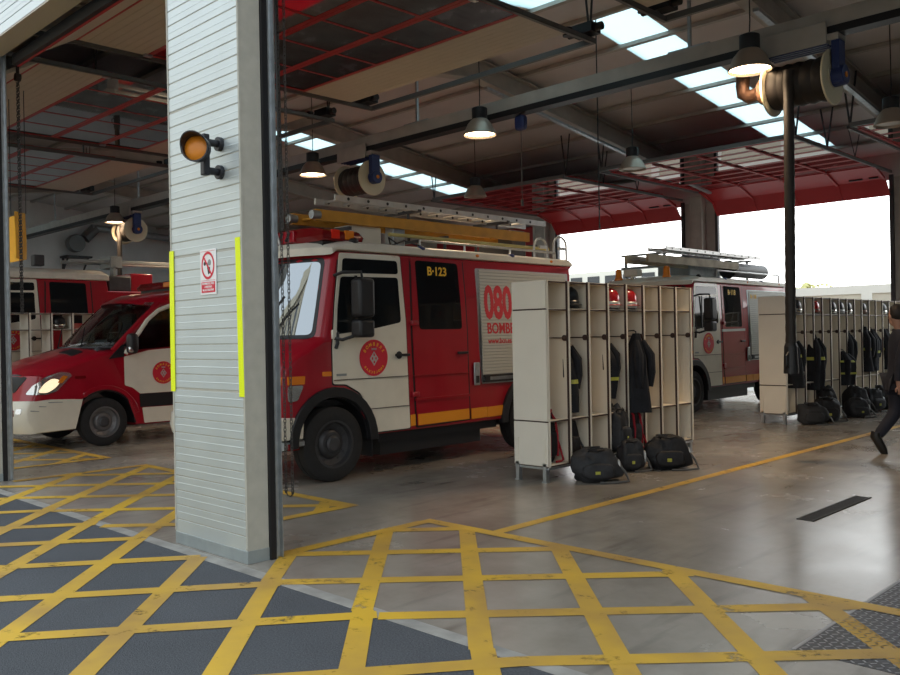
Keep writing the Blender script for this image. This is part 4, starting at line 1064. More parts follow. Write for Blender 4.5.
# ------------------------------------------------------------------ gear
def helmet(x, y, z, shell, label, face=0, visor='helmetchrome', group=None, tilt=0):
    t = T('helmet', label, 'helmet', (x, y, z), face, group)
    g = G(); g.blob((0, 0, .10), (.115, .135, .135), 2.3, 20, 14, fn=lambda q: V((q.x, q.y, q.z if q.z > -.09 else -.09)))
    g.lathe([(.10, .05), (.155, .035), (.16, .03), (.10, .04)], (.0, .012, 0), 'z', 24, cap=False); sh = g.build('shell', shell, t)
    g = G()
    for i in range(5): pass
    g.tube([(0, .12*cos(a), .10+.145*sin(a)) for a in [pi*i/10 for i in range(1, 10)]], .014, 6); g.build('crest', shell, sh)
    g = G(); rings = []
    for zz in (.0, .04, .075):
        rings.append([((.125-.1*(zz-.07)**2)*cos(a), (.15-.3*abs(zz-.08))*sin(a), zz) for a in [radians(-60+120*i/10) for i in range(11)]])
    g.loft(rings, cap=False, closed=False); v = g.build('visor', visor, t); m = v.modifiers.new('thick', 'SOLIDIFY'); m.thickness = .006
    g = G(); rings = []
    for zz, k in ((.05, 1.0), (.02, 1.06), (-.01, 1.0)):
        rings.append([(.115*k*cos(a), .14*k*sin(a), zz+.0) for a in [radians(110+140*i/10) for i in range(11)]])
    g.loft(rings, cap=False, closed=False); v = g.build('neck_guard', 'silver' if visor == 'silver' else 'helmetblack', t); m = v.modifiers.new('thick', 'SOLIDIFY'); m.thickness = .008
    g = G(); g.tube([(.02, .115, .04), (.08, .10, .0), (.12, 0, -.004), (.08, -.10, .0), (.02, -.115, .04)], .008, 6); g.build('chin_strap', 'black', t)
    for c in t.children:
        for v in c.data.vertices: v.co.z += .015
    return t
def jacket(x, y, ztop, zbot, wx, wy, label, bands=(.55,), seed=0, group=None, sleeve=True):
    """turnout coat hanging from a hook"""
    t = T('turnout_coat', label, 'coat', (x, y, zbot), group=group)
    H = ztop - zbot; rnd = random.Random(seed); p1, p2 = rnd.uniform(0, 6), rnd.uniform(0, 6)
    def prof(k): return (.30 + .75*min(1, (1-k)*3.2))*(1 - .12*k)
    rings = []; N = 22
    for i in range(15):
        k = i/14; s = prof(k); 
        rings.append([(wx*s*(1+.16*sin(4*a+p1+2*k)+.08*sin(9*a+p2))*cos(a)+.02*sin(5*k+p1), wy*s*(1+.14*sin(5*a+p2-3*k))*sin(a)+.015*sin(6*k+p2), k*H) for a in [2*pi*j/N for j in range(N)]])
    g = G(); g.loft(rings); body = g.build('coat_body', 'jacket', t, ang=1.2)
    for b in bands:
        rr = []
        for k in (b-.028, b+.028):
            s = prof(k)*1.05
            rr.append([(wx*s*(1+.16*sin(4*a+p1+2*k)+.08*sin(9*a+p2))*cos(a)+.02*sin(5*k+p1), wy*s*(1+.14*sin(5*a+p2-3*k))*sin(a)+.015*sin(6*k+p2), k*H) for a in [2*pi*j/N for j in range(N)]])
        g = G(); g.loft(rr, cap=False); g.build('reflective_band', 'patch', t)
    if sleeve:
        for s in (1, -1):
            g = G(); pts = [(wx*.3, s*wy*.45, H*.90), (wx*.75, s*wy*.8, H*.72), (wx*.8, s*wy*.85, H*.5), (wx*.7, s*wy*.7, H*.32)]
            g.tube(pts, [.035, .06, .055, .045], 10); sl = g.build('sleeve', 'jacket', t)
    g = G(); g.tube([(0, 0, H*.97), (0, 0, H+.02), (-.03, 0, H+.035), (-.10, 0, H+.03)], .008, 6); g.build('hanging_loop', 'black', t)
    return t
def gear_bag(x, y, rx, ry, h, rz, label, m='bag', seed=0, patch=True, red=False, lean=0, z=0, group=None, strap=True, name='gear_bag', amp=.055):
    t = T(name, label, 'bag', (x, y, z), rz, group)
    def fn(q):
        k = (q.z + h*.5)/h; s = 1 - .22*k + .06*sin(9*q.x/rx+seed)
        return V((q.x*s + lean*k*h, q.y*s, q.z*(1 + .10*sin(3*q.x/rx + seed)*k)))
    g = G(); g.blob((0, 0, h*.5), (rx, ry, h*.52), 3.0, 32, 20, seed, amp, flat=0.0, fn=fn); body = g.build('bag_body', m, t, ang=1.3)
    g = G(); g.blob((0, -ry*.86, h*.36), (rx*.62, ry*.22, h*.24), 3.5, 18, 10, seed+1, .02, flat=0.004); g.build('front_pocket', m, t, ang=1.3)
    g = G(); g.tube([(-rx*.82+lean*h*.7, -ry*.12, h*.80), (-rx*.3+lean*h, -ry*.16, h*1.0), (rx*.3+lean*h, -ry*.10, h*1.01), (rx*.80+lean*h*.7, -ry*.1, h*.78)], .011, 6); g.build('zip_seam', 'black', body)
    if strap:
        g = G(); g.tube([(rx*.75, -ry*.3, h*.66), (rx*1.08, -ry*.75, h*.3), (rx*1.15, -ry*1.05, .02), (rx*.6, -ry*1.25, .015), (0, -ry*1.2, .015)], .013, 6); g.build('shoulder_strap', 'strapgrey' if not red else 'bagred', t)
        for s in (-1, 1):
            g = G(); g.tube([(-rx*.3, s*ry*.35, h*.90), (-rx*.30, s*ry*.50, h*1.0), (0, s*ry*.75, h*.98), (rx*.28, s*ry*.55, h*1.0), (rx*.3, s*ry*.35, h*.88)], .014, 6); g.build('carry_loop', 'bagred' if red else 'bagblack', t)
    if patch:
        g = G(); g.box(-rx*.16, rx*.04, -ry*1.11, -ry*1.07, h*.28, h*.38); g.build('reflective_patch', 'patch', t, bevel=.004)
        g = G(); g.blob((rx*.86, -ry*.35, h*.45), (.02, .05, .08), 3, 10, 8); g.build('reflective_tab', 'silver', t)
    if red:
        for s in (-.5, .5):
            g = G(); g.tube([(rx*s+lean*h*.1, -ry*1.0, h*.12), (rx*s+lean*h*.5, -ry*1.0, h*.5), (rx*s*.9+lean*h*.85, -ry*.86, h*.8), (rx*s*.8+lean*h, -ry*.2, h*1.01)], .014, 6); g.build('red_webbing', 'bagred', t)
    return t
Y1 = 7.16
def cell(i, k=.5): return Y1 + (i+k)*LP1
# nearer bank
gear_bag(-5.84, cell(0, .46), .13, .135, .56, pi/2, 'black bag with red webbing on the bottom shelf of the first locker', 'bagblack', 3, patch=False, red=True, z=.188, name='backpack')
gear_bag(-5.82, cell(1, .46), .15, .13, .42, pi/2, 'black bag on the bottom shelf of the second locker', 'bagblack', 5, patch=False, z=.188, name='backpack')
helmet(-5.80, cell(1, .55), 1.832, 'helmetblack', 'black helmet on the top shelf of the second locker', 0, 'helmetblack')
jacket(-5.80, cell(1, .38), 1.50, .70, .12, .12, 'dark fire coat with a lime band hanging in the second locker', (.42,), 1)
helmet(-5.74, cell(3, .45), 1.832, 'helmetred', 'red helmet with raised silver visor on the top shelf of the fourth locker', 0, 'silver')
jacket(-5.80, cell(3, .38), 1.50, .80, .12, .12, 'dark fire coat with a lime band hanging in the fourth locker', (.33,), 2)
helmet(-5.74, cell(4, .42), 1.832, 'helmetred', 'bright red helmet on the top shelf of the fifth locker', 0, 'silver')
jacket(-5.66, cell(4, .62), 1.55, .62, .15, .15, 'bulky dark fire coat hanging out of the fifth locker', (), 3)
gear_bag(-5.72, cell(3, .5), .15, .19, .50, pi/2, 'charcoal backpack leaning out of the fourth locker', 'bag', 7, patch=True, z=.188, name='backpack')
gear_bag(-5.78, cell(4, .5), .15, .16, .50, pi/2, 'black backpack with red webbing in the fifth locker', 'bagblack', 8, patch=False, red=True, z=.188, name='backpack')
gear_bag(-5.36, 7.58, .27, .19, .34, .85, 'charcoal gear bag slumped on the floor in front of the second locker', 'bag', 11, amp=.07)
gear_bag(-5.22, 8.78, .27, .19, .37, .80, 'wide black gear bag on the floor in front of the fifth locker', 'bagblack', 12)
gear_bag(-5.46, 8.40, .17, .15, .34, .9, 'small grey strapped bag on the floor under the charcoal backpack', 'bag', 13)
# farther bank
Y2 = 14.08
def cell2(i, k=.5): return Y2 + (i+k)*LP2
for i, sh, vis, lab in ((1, 'helmetblack', 'helmetchrome', 'black helmet with bright visor just right of the hanging hose'), (3, 'helmetred', 'copper', 'reddish helmet with coppery visor on the fourth shelf of the farther lockers'), (5, 'helmetblack', 'helmetchrome', 'silver visored helmet on the sixth shelf of the farther lockers'),
                        (6, 'helmetblack', 'silver', 'dark helmet with white trim on the seventh shelf of the farther lockers'), (7, 'helmetblack', 'helmetchrome', 'dark helmet tilted forward on the eighth shelf of the farther lockers'), (9, 'helmetblack', 'copper', 'dark helmet with copper visor on the tenth shelf of the farther lockers'), (12, 'helmetblack', 'helmetchrome', 'helmet with a mirror visor beside the walking person')):
    helmet(-6.20, cell2(i), 1.832, sh, lab, 0, vis)
jacket(-6.16, cell2(1, .1), 1.45, .58, .14, .14, 'dark fire coat hanging behind the end of the exhaust hose', (.62,), 21)
jacket(-6.16, cell2(3, .3), 1.50, .50, .15, .16, 'long dark fire coat with a lime band in the fourth locker of the farther bank', (.55,), 22)
jacket(-6.10, cell2(6, .45), 1.15, .52, .16, .16, 'fire coat with lime stripes bundled low in the seventh locker of the farther bank', (.35, .7), 23)
jacket(-6.16, cell2(7, .4), 1.52, .70, .12, .13, 'dark fire coat without bands in the eighth locker of the farther bank', (), 24)
jacket(-6.14, cell2(9, .5), 1.60, .72, .15, .15, 'dark fire coat with a level lime band in the tenth locker of the farther bank', (.5,), 25)
jacket(-6.14, cell2(10, .6), 1.55, .72, .13, .14, 'dark fire coat with a lime band in the eleventh locker of the farther bank', (.45,), 26)
jacket(-6.14, cell2(12, .5), 1.55, .72, .13, .14, 'dark fire coat half hidden by the walking person', (.5,), 27)
bl = [(-5.80, 14.32, .25, .19, .34, 'grey gear bag on the floor below the hanging hose', 'bag'), (-5.80, 14.92, .24, .19, .40, 'black gear bag with a lime patch beside the first bag of the farther row', 'bagblack'), (-6.02, 15.45, .22, .18, .52, 'tall black bag standing against the farther lockers', 'bagblack'),
      (-5.66, 15.92, .22, .18, .32, 'charcoal bag on the floor in the middle of the farther lockers', 'bag'), (-5.86, 16.45, .26, .2, .48, 'big black bag piled against the farther lockers', 'bagblack'), (-5.84, 17.2, .25, .2, .42, 'black bag right of the big pile at the farther lockers', 'bagblack'), (-5.86, 17.9, .25, .2, .44, 'dark bag nearest to the walking person', 'bag'), (-5.84, 18.6, .25, .2, .44, 'black bag behind the walking person', 'bagblack')]
for k, (x, y, rx, ry, h, lab, m) in enumerate(bl): gear_bag(x, y, rx, ry, h, .7+.1*k, lab, m, 30+k, patch=(k % 2 == 1))
helmet(-16.55, 5.06+LP3*3.45, 1.832, 'helmetblack', 'black helmet with clear visor on the white shelving behind the small van', 0, 'helmetchrome')

# ================================================================== OVERHEAD
ry, rz_ = 10.4, 4.98
t = T('exhaust_rail', 'long overhead exhaust extraction rail hung across the bays', 'rail', (0, ry, 0))
g = G(); g.box(XL+.3, XR-.3, -.09, .09, rz_+.09, rz_+.28); g.build('duct_profile', 'beam', t, smooth=False)
g = G(); g.box(XL+.3, XR-.3, -.10, .10, rz_, rz_+.09); g.build('rubber_lip', 'black', t, smooth=False)
for x in (-27.0, -21.5, -16.3, -10.95, -5.72, -.5, 4.8):
    g = G(); g.bar((x, 0, rz_+.28), (x, 0, zroof(ry)-.5), .04, .04); g.bar((x-.3, 0, rz_+.3), (x+.3, 0, rz_+.3), .1, .03); g.build('hanger', 'galv', t, smooth=False)
def reel(x, hose_to, label, duct=False):
    t = T('hose_reel', label, 'hose reel', (x, ry, 4.50)); hw = .36
    g = G()
    for i in range(5):
        xx = -hw+.09+i*(2*hw-.18)/4
        g.lathe([(.20, -.085), (.245, -.07), (.265, 0), (.245, .07), (.20, .085)], (xx, 0, 0), 'x', 28, cap=False)
    g.build('wound_hose', 'hose', t)
    for s in (1, -1):
        g = G(); g.lathe([(.14, -.012), (.32, -.012), (.325, 0), (.32, .012), (.14, .012)], (s*hw, 0, 0), 'x', 32, cap=False); g.lathe([(.15, -.02), (.15, .02)], (s*hw, 0, 0), 'x', 24); g.build('flange', 'flange', t)
    g = G(); g.box(hw+.03, hw+.12, -.10, .10, -.10, .44); g.cone((hw+.02, 0, 0), (hw+.16, 0, 0), .12, n=20); br = g.build('bracket', 'blue', t, bevel=.01)
    g = G(); g.cone((hw+.16, 0, 0), (hw+.17, 0, 0), .035, n=12); g.build('bearing', 'orange', br)
    g = G(); g.box(-hw-.16, hw+.12, -.12, .12, .40, .48); g.box(-hw-.1, hw, -.16, -.12, .36, .62); g.build('carriage', 'beam', t, bevel=.008)
    g = G()
    for i in range(4): g.box(-hw, hw, -.15+i*.07, -.12+i*.07, .345, .375)
    g.build('carriage_slats', 'blue', t, smooth=False)
    if duct:
        g = G(); g.lathe([(.16, 0), (.15, -.14), (.10, -.18)], (-hw, 0, 0), 'x', 24, cap=False); g.tube([(-hw-.16, 0, 0), (-hw-.30, 0, -.02), (-hw-.37, 0, .03), (-hw-.38, 0, .14), (-hw-.36, 0, .30)], .085, 14); g.build('elbow_duct', 'copper', t)
    if hose_to is not None:
        hx = -.05; g = G(); pts = [(hx, -.235, .12), (hx, -.26, -.02), (hx+.0, -.25, -.25)] ; L = 4.50-hose_to
        k = 40
        for i in range(1, k+1): pts.append((hx - .03*i/k, -.25, -.25 - (L-.25)*i/k))
        g.tube(pts, [.058+(.004 if i % 2 else 0) for i in range(len(pts))], 12); h = g.build('hanging_hose', 'hose', t)
        z = -L; g = G(); g.cone((hx-.03, -.25, z+.16), (hx-.03, -.25, z-.16), .075, .085); g.cone((hx-.03, -.25, z+.2), (hx-.03, -.25, z+.16), .062, .075); g.tube([(hx-.03, -.31, z+.1), (hx-.03, -.38, z+.05), (hx-.03, -.38, z-.05), (hx-.03, -.31, z-.1)], .012); g.build('nozzle', 'black', h)
    return t
reel(-4.26, 1.20, 'exhaust hose reel with a long black hose hanging in front of the farther lockers', True)
reel(-12.55, None, 'exhaust hose reel with pale flange hanging above truck B-123')
reel(-22.05, 3.05, 'distant exhaust hose reel above the far truck')

def bay_lamp(x, y, z, label, lit=True):
    t = T('bay_lamp', label, 'lamp', (x, y, z))
    g = G(); g.lathe([(.255, 0), (.26, .01), (.235, .07), (.19, .17), (.13, .24), (.11, .255), (.09, .25), (.12, .22), (.18, .15), (.23, .06), (.25, 0)], (0, 0, 0), 'z', 32, cap=False); g.build('shade', 'lampshade', t)
    g = G(); g.lathe([(.115, .24), (.12, .26), (.12, .42), (.08, .44), (.001, .44)], (0, 0, 0), 'z', 24); g.build('gear_housing', 'black', t)
    g = G(); g.lathe([(.238, .035), (.17, .022), (.001, .018)], (0, 0, 0), 'z', 28, cap=False); g.build('diffuser', 'lampglow' if lit else 'lampshade', t)
    zt = zroof(y)-z-.005; g = G(); g.tube([(0, 0, .43), (.01, 0, .6), (0, 0, zt)], .008, 6); g.build('cable', 'black', t)
    if lit:
        L = bpy.data.lights.new('lamp_light', 'SPOT'); L.energy = 380; L.color = (1, .72, .45); L.spot_size = radians(130); L.spot_blend = .6; L.shadow_soft_size = .2
        o = bpy.data.objects.new('lamp_light', L); COL.objects.link(o); o.parent = t; o.location = (0, 0, -.02)
    return t
for x, lab in ((-4.71, 'lit bay lamp beside the nearest hose reel'), (-9.12, 'lit bay lamp in the middle, above truck B-123'), (-13.45, 'lit bay lamp next to the grey pillar, above truck B-123'), (-22.02, 'lit bay lamp beside the distant hose reel'), (-17.7, 'unseen lit bay lamp added to the row behind the grey pillar')):  # last one is unseen, added in the row to lighten the end wall
    bay_lamp(x, 10.0, 4.68, lab)
for x, lab in ((-13.4, 'unlit bay lamp hanging behind the aluminium ladder'), (-9.24, 'unlit bay lamp in the shade before the rear door'), (-4.55, 'unlit bay lamp behind the nearest hose reel')):
    bay_lamp(x, 14.5, 4.72, lab, False)

t = T('cable_balancer', 'small blue cable balancer hanging below the exhaust rail', 'balancer', (-8.62, ry, 4.76))
g = G(); g.blob((0, 0, .09), (.10, .06, .12), 4, 16, 10); g.build('housing', 'blue', t)
g = G(); g.cone((0, 0, .19), (0, 0, .24), .02); g.cone((0, 0, 0), (0, 0, -1.1), .005, n=6); g.cone((0, 0, -1.1), (0, 0, -1.2), .02); g.build('cord', 'black', t)
t = T('pull_cord', 'thin cord hanging straight down from the roof', 'cord', (-8.3, 12, 0)); 
g = G(); g.cone((0, 0, 3.4), (0, 0, zroof(12)-.02), .010, n=6); g.cone((0, 0, 3.3), (0, 0, 3.4), .022, .012, n=10); g.build('cord', 'black', t)
# conduit and lighting pipes under the beams
for x, lab in ((-5.55, 'grey conduit run below the nearest roof beam'), (-10.78, 'grey conduit run below the second roof beam')):
    g = G(); ya, yb = 12.0, 20.5; g.bar((x, ya, zroof(ya)-.62), (x, yb, zroof(yb)-.62), .09, .05); tag(g.build('conduit', 'galv', smooth=False), lab, 'conduit')

# chains
def chain(x, y, z0, z1, label, gap=.09):
    t = T('hoist_chain', label, 'chain', (x, y, z0))
    for k, dx in enumerate((0, gap)):
        g = G(); H = z1-z0; pz = .035; n = int(H/pz)
        for i in range(n):
            z = .05+i*pz; w = .011
            if i % 2: g.tube([(dx-w, 0, z), (dx-w*.6, 0, z+.028), (dx+w*.6, 0, z+.028), (dx+w, 0, z), (dx+w*.6, 0, z-.022), (dx-w*.6, 0, z-.022)], .004, 4, closed=True)
            else: g.tube([(dx, -w, z), (dx, -w*.6, z+.028), (dx, w*.6, z+.028), (dx, w, z), (dx, w*.6, z-.022), (dx, -w*.6, z-.022)], .004, 4, closed=True)
        g.build('chain_strand', 'chainsteel', t)
    g = G(); g.tube([(gap/2+gap/2*cos(a), 0, .05+gap/2*sin(a)) for a in [pi+pi*i/8 for i in range(9)]], .006, 6); g.build('loop', 'chainsteel', t)
    g = G(); g.cone((gap/2, -.03, z1-z0+.05), (gap/2, .03, z1-z0+.05), gap*.55+.02, n=18); g.bar((gap/2, 0, z1-z0+.05), (gap/2, 0, z1-z0+.35), .03, .03); g.build('pulley', 'darksteel', t)
chain(-5.90, 4.06, .28, 5.05, 'long loop chain hanging just right of the grey pillar')
chain(-11.12, 3.86, 1.9, 4.75, 'loop chain hanging at the left edge of the doorway', .05)
g = G(); g.cone((-6.36, 4.36, 5.15), (-6.30, 4.34, 2.5), .02, n=8); tag(g.build('cable_loom', 'black'), 'dark cable hanging beside the loop chain', 'cable')

# ================================================================== ON THE PILLAR
t = T('warning_light', 'black swivel warning light with amber lens on the grey pillar', 'light', (-5.48, YF, 2.85))
for z in (.10, -.10):
    g = G(); g.cone((0, .005, z), (0, -.03, z), .05, n=20); g.cone((0, -.03, z), (0, -.115, z), .026, n=14); g.build('wall_stem', 'signalblack', t, bevel=.003)
g = G(); g.box(-.028, .028, -.15, -.10, -.135, .155); post = g.build('bracket', 'signalblack', t, bevel=.008)
DIR = Matrix.Rotation(radians(38), 4, 'Z')
def turned(g): return g.xf(Matrix.Translation((.055, -.215, .03)) @ DIR)
g = G(); g.lathe([(.0, .055), (.06, .05), (.092, .02), (.097, -.04), (.097, -.05), (.088, -.05), (.086, .0), (.0, .0)], (0, 0, 0), 'y', 32, cap=False); turned(g).build('housing', 'signalblack', t)
g = G(); hood = []
for a0 in range(0, 25):
    a = radians(-25 + 230*a0/24); hood.append([(r*cos(a), y, r*sin(a)) for r, y in ((.097, -.045), (.102, -.045-.07*max(0, sin(a))), (.094, -.045-.07*max(0, sin(a))), (.089, -.045))])
g.loft(hood); turned(g).build('visor', 'signalblack', t)
g = G(); g.lathe([(.087, -.012), (.07, -.022), (.035, -.030), (.001, -.032)], (0, 0, 0), 'y', 28, cap=False)
turned(g).build('lens', 'amber', t)
# sign
t = T('prohibition_sign', 'white and red no-entry sign for unauthorised people on the grey pillar', 'sign', (-5.675, YF-.002, 2.055))
g = G(); g.box(-.112, .112, -.004, .0, -.165, .165); g.build('board', 'signwhite', t, bevel=.002, seg=1)
U, W = (1, 0, 0), (0, 0, 1)
g = G(); n = 48; o, i_ = .090, .074; c = (0, .047)
vs = [(c[0]+r*cos(2*pi*k/n), y, c[1]+r*1.12*sin(2*pi*k/n)) for y in (-.0045, -.006) for r in (o, i_) for k in range(n)]
fs = []
for k in range(n):
    j = (k+1) % n; fs += [(k, j, n+j, n+k), (2*n+k, 3*n+k, 3*n+j, 2*n+j), (k, 2*n+k, 2*n+j, j), (n+k, n+j, 3*n+j, 3*n+k)]
g.add(vs, fs); g.bar((-.056, -.0062, .047+.07), (.056, -.0062, .047-.07), .0035, .016, up=(0, 1, 0)); g.box(-.098, .098, -.0055, -.004, .150, .152); g.box(-.098, .098, -.0055, -.004, -.062, -.060); g.box(-.095, .095, -.0055, -.004, -.150, -.072)
g.build('red_marking', 'signred', t, smooth=False)
g = G(); g.prism(circ(-.044, .062, .014, 16), -.0058, -.004, 'xz'); g.prism([(-.012, .035), (.028, .035), (.024, -.012), (.004, -.018), (-.004, .01)], -.0058, -.004, 'xz'); g.build('black_figure', 'signblack', t, smooth=False)
g = G(); g.prism(circ(.022, .068, .022, 18), -.0056, -.004, 'xz'); g.prism([(-.02, .055), (.0, .07), (.01, .05), (-.01, .036)], -.0056, -.004, 'xz'); g.build('grey_figure', 'signgrey', t, smooth=False)
for k, s in enumerate(('PROHIBIDO EL PASO', 'A PERSONAS', 'NO AUTORIZADAS')):
    g = G(); g.text(s, (0, -.0056, -.092-.023*k), U, W, .021, .001, bold=.02, sx=.85); g.build('lettering', 'signwhite', t, smooth=False)
for x0, x1, z0, z1, lab, tl in ((-6.262, -6.195, 1.17, 2.25, 'lime fluorescent tape strip on the left edge of the grey pillar', -.012), (-5.285, -5.222, 1.16, 2.27, 'lime fluorescent tape strip on the right edge of the grey pillar', .02)):
    g = G(); y = YF-.007
    g.add([(x0+tl*0, y, z0), (x1, y, z0), (x1-tl, y, z1), (x0-tl, y, z1), (x0, y+.003, z0), (x1, y+.003, z0), (x1-tl, y+.003, z1), (x0-tl, y+.003, z1)], [(0, 1, 2, 3), (7, 6, 5, 4), (0, 4, 5, 1), (1, 5, 6, 2), (2, 6, 7, 3), (3, 7, 4, 0)])
    tag(g.build('tape_strip', 'tape', smooth=False), lab, 'tape')

# ================================================================== LEFT END WALL FITTINGS
t = T('extractor_fan', 'round extractor blower on a bracket at the end wall', 'fan', (XL+.35, 13.3, 5.2))
g = G(); g.lathe([(.1, -.18), (.30, -.18), (.33, -.12), (.33, .12), (.30, .18), (.1, .18)], (0, 0, .1), 'x', 32); g.build('housing', 'darkgalv', t)
g = G(); g.cone((0, .35, .3), (0, .75, .72), .2, .2, 20); g.build('outlet', 'darkgalv', t)
g = G(); g.box(-.35, .3, -.45, .5, -.45, -.38); g.bar((-.3, -.35, -.4), (-.3, -.35, -.95), .07, .07); g.bar((.2, -.35, -.4), (-.3, -.35, -.9), .05, .05); g.bar((.2, .4, -.4), (-.3, .4, -.9), .05, .05); g.build('bracket', 'darksteel', t, smooth=False)
g = G(); g.cone((XL+.4, 13.9, 5.93), (XL+.4, 21.3, 5.45), .13, n=20)
tag(g.build('ventilation_duct', 'galv'), 'galvanised round duct along the top of the end wall', 'duct')
t = T('plastic_cover', 'amber yellow hanging sheet at the left edge of the doorway', 'sheet', (-13.36, 4.62, 2.78))
g = G(); N = 14; k0 = .575
poly = [(k0*(-.62+1.24*i/N), k0*(.04*(1 if i % 2 else -1) - (.25 if i > 11 else 0)*(i-11)/3)) for i in range(N+1)]
rings = []
for k in range(6): rings.append([(x*(1-.01*k), y+.006*sin(k), k*.67/5) for x, y in poly] + [(x*(1-.01*k), y+.012+.006*sin(k), k*.67/5) for x, y in reversed(poly)])
g.loft(rings); g.build('folded_sheet', 'yellowbox', t, smooth=False)
for x in (-.3, .3):
    g = G(); g.cone((x, 0, .65), (x, 0, 5.198-2.78), .006, n=6); g.build('cord', 'black', t)

# ================================================================== OUTSIDE
t = T('yard_wall', 'pale block wall with white pilasters behind the rear yard', 'wall', (-15, 30, 0))
g = G(); g.box(-30, 22, 0, .25, 0, 2.72); g.build('block_panel', 'outwall', t, smooth=False)
g = G(); g.box(-30, 22, -.05, .3, 2.72, 3.0); g.build('coping', 'outpost', t, smooth=False)
for i in range(14):
    x = 4.55 - 2.6*i + 0.2; g = G(); g.box(x-.17, x+.17, -.06, .0, 0, 2.72); g.build('pilaster', 'outpost', t, smooth=False)
def palm(x, y, h, lab, seed):
    t = T('palm_tree', lab, 'palm', (x, y, 0)); rnd = random.Random(seed)
    g = G(); g.tube([(0, 0, 0), (.05, 0, h*.5), (0, .05, h)], [.18, .14, .12], 10); g.build('trunk', 'bark', t)
    g = G()
    for i in range(16):
        a = 2*pi*i/16 + rnd.uniform(-.2, .2); ln = rnd.uniform(.9, 1.3); up = rnd.uniform(.3, 1.0)
        pts = [V((cos(a)*ln*k, sin(a)*ln*k, h + up*1.5*k - 1.3*k*k)) for k in [j/8 for j in range(9)]]
        side = V((-sin(a), cos(a), 0))
        for j in range(8):
            w0 = .16*sin(pi*(j+.3)/9); p, q = pts[j], pts[j+1]
            for s in (1, -1): g.add([p, q, q*.5+p*.5+side*s*w0*1.4+V((0, 0, -.10)), p+side*s*w0*.6+V((0, 0, -.04))], [(0, 1, 2, 3)])
    g.build('frond_crown', 'palmleaf', t, smooth=False)
palm(-14.2, 35.0, 3.1, 'low palm seen over the yard wall, left one', 1)
palm(-11.7, 41.5, 3.6, 'palm with arching fronds over the yard wall, right one', 2)
t = T('distant_building', 'low pale building with a row of windows far beyond the rear yard', 'building', (-45, 62, 0))
g = G(); g.box(-16, 10, 0, 8, 0, 6.9); g.build('walls', 'outpost', t, smooth=False)
for i in range(14):
    g = G(); g.box(-15.4+i*1.8, -14.2+i*1.8, -.06, .02, 5.4, 6.5); g.build('window', 'facadewin', t, smooth=False)
t = T('apartment_building', 'beige apartment block across the street, mirrored in the windscreens', 'building', (-52, -24, 0))
g = G(); g.box(-40, 36, -10, 0, 0, 16.5); g.box(-40.4, 36.4, -10.4, .5, 16.5, 17.1); g.box(-40, 36, -.02, .25, 3.6, 3.9)
for i in range(24): g.box(-39.7+i*3.3-.3, -39.7+i*3.3+.3, 0, .18, 3.9, 16.5)
g.build('walls', 'facade', t, smooth=False)
for r in range(4):
    for i in range(23):
        x = -38.05+i*3.3; g = G(); g.box(x-.6, x+.6, -.03, .06, 4.8+r*3.1, 6.9+r*3.1); g.box(x-.75, x+.75, 0, .25, 4.6+r*3.1, 4.78+r*3.1); g.build('window', 'facadewin', t, smooth=False)

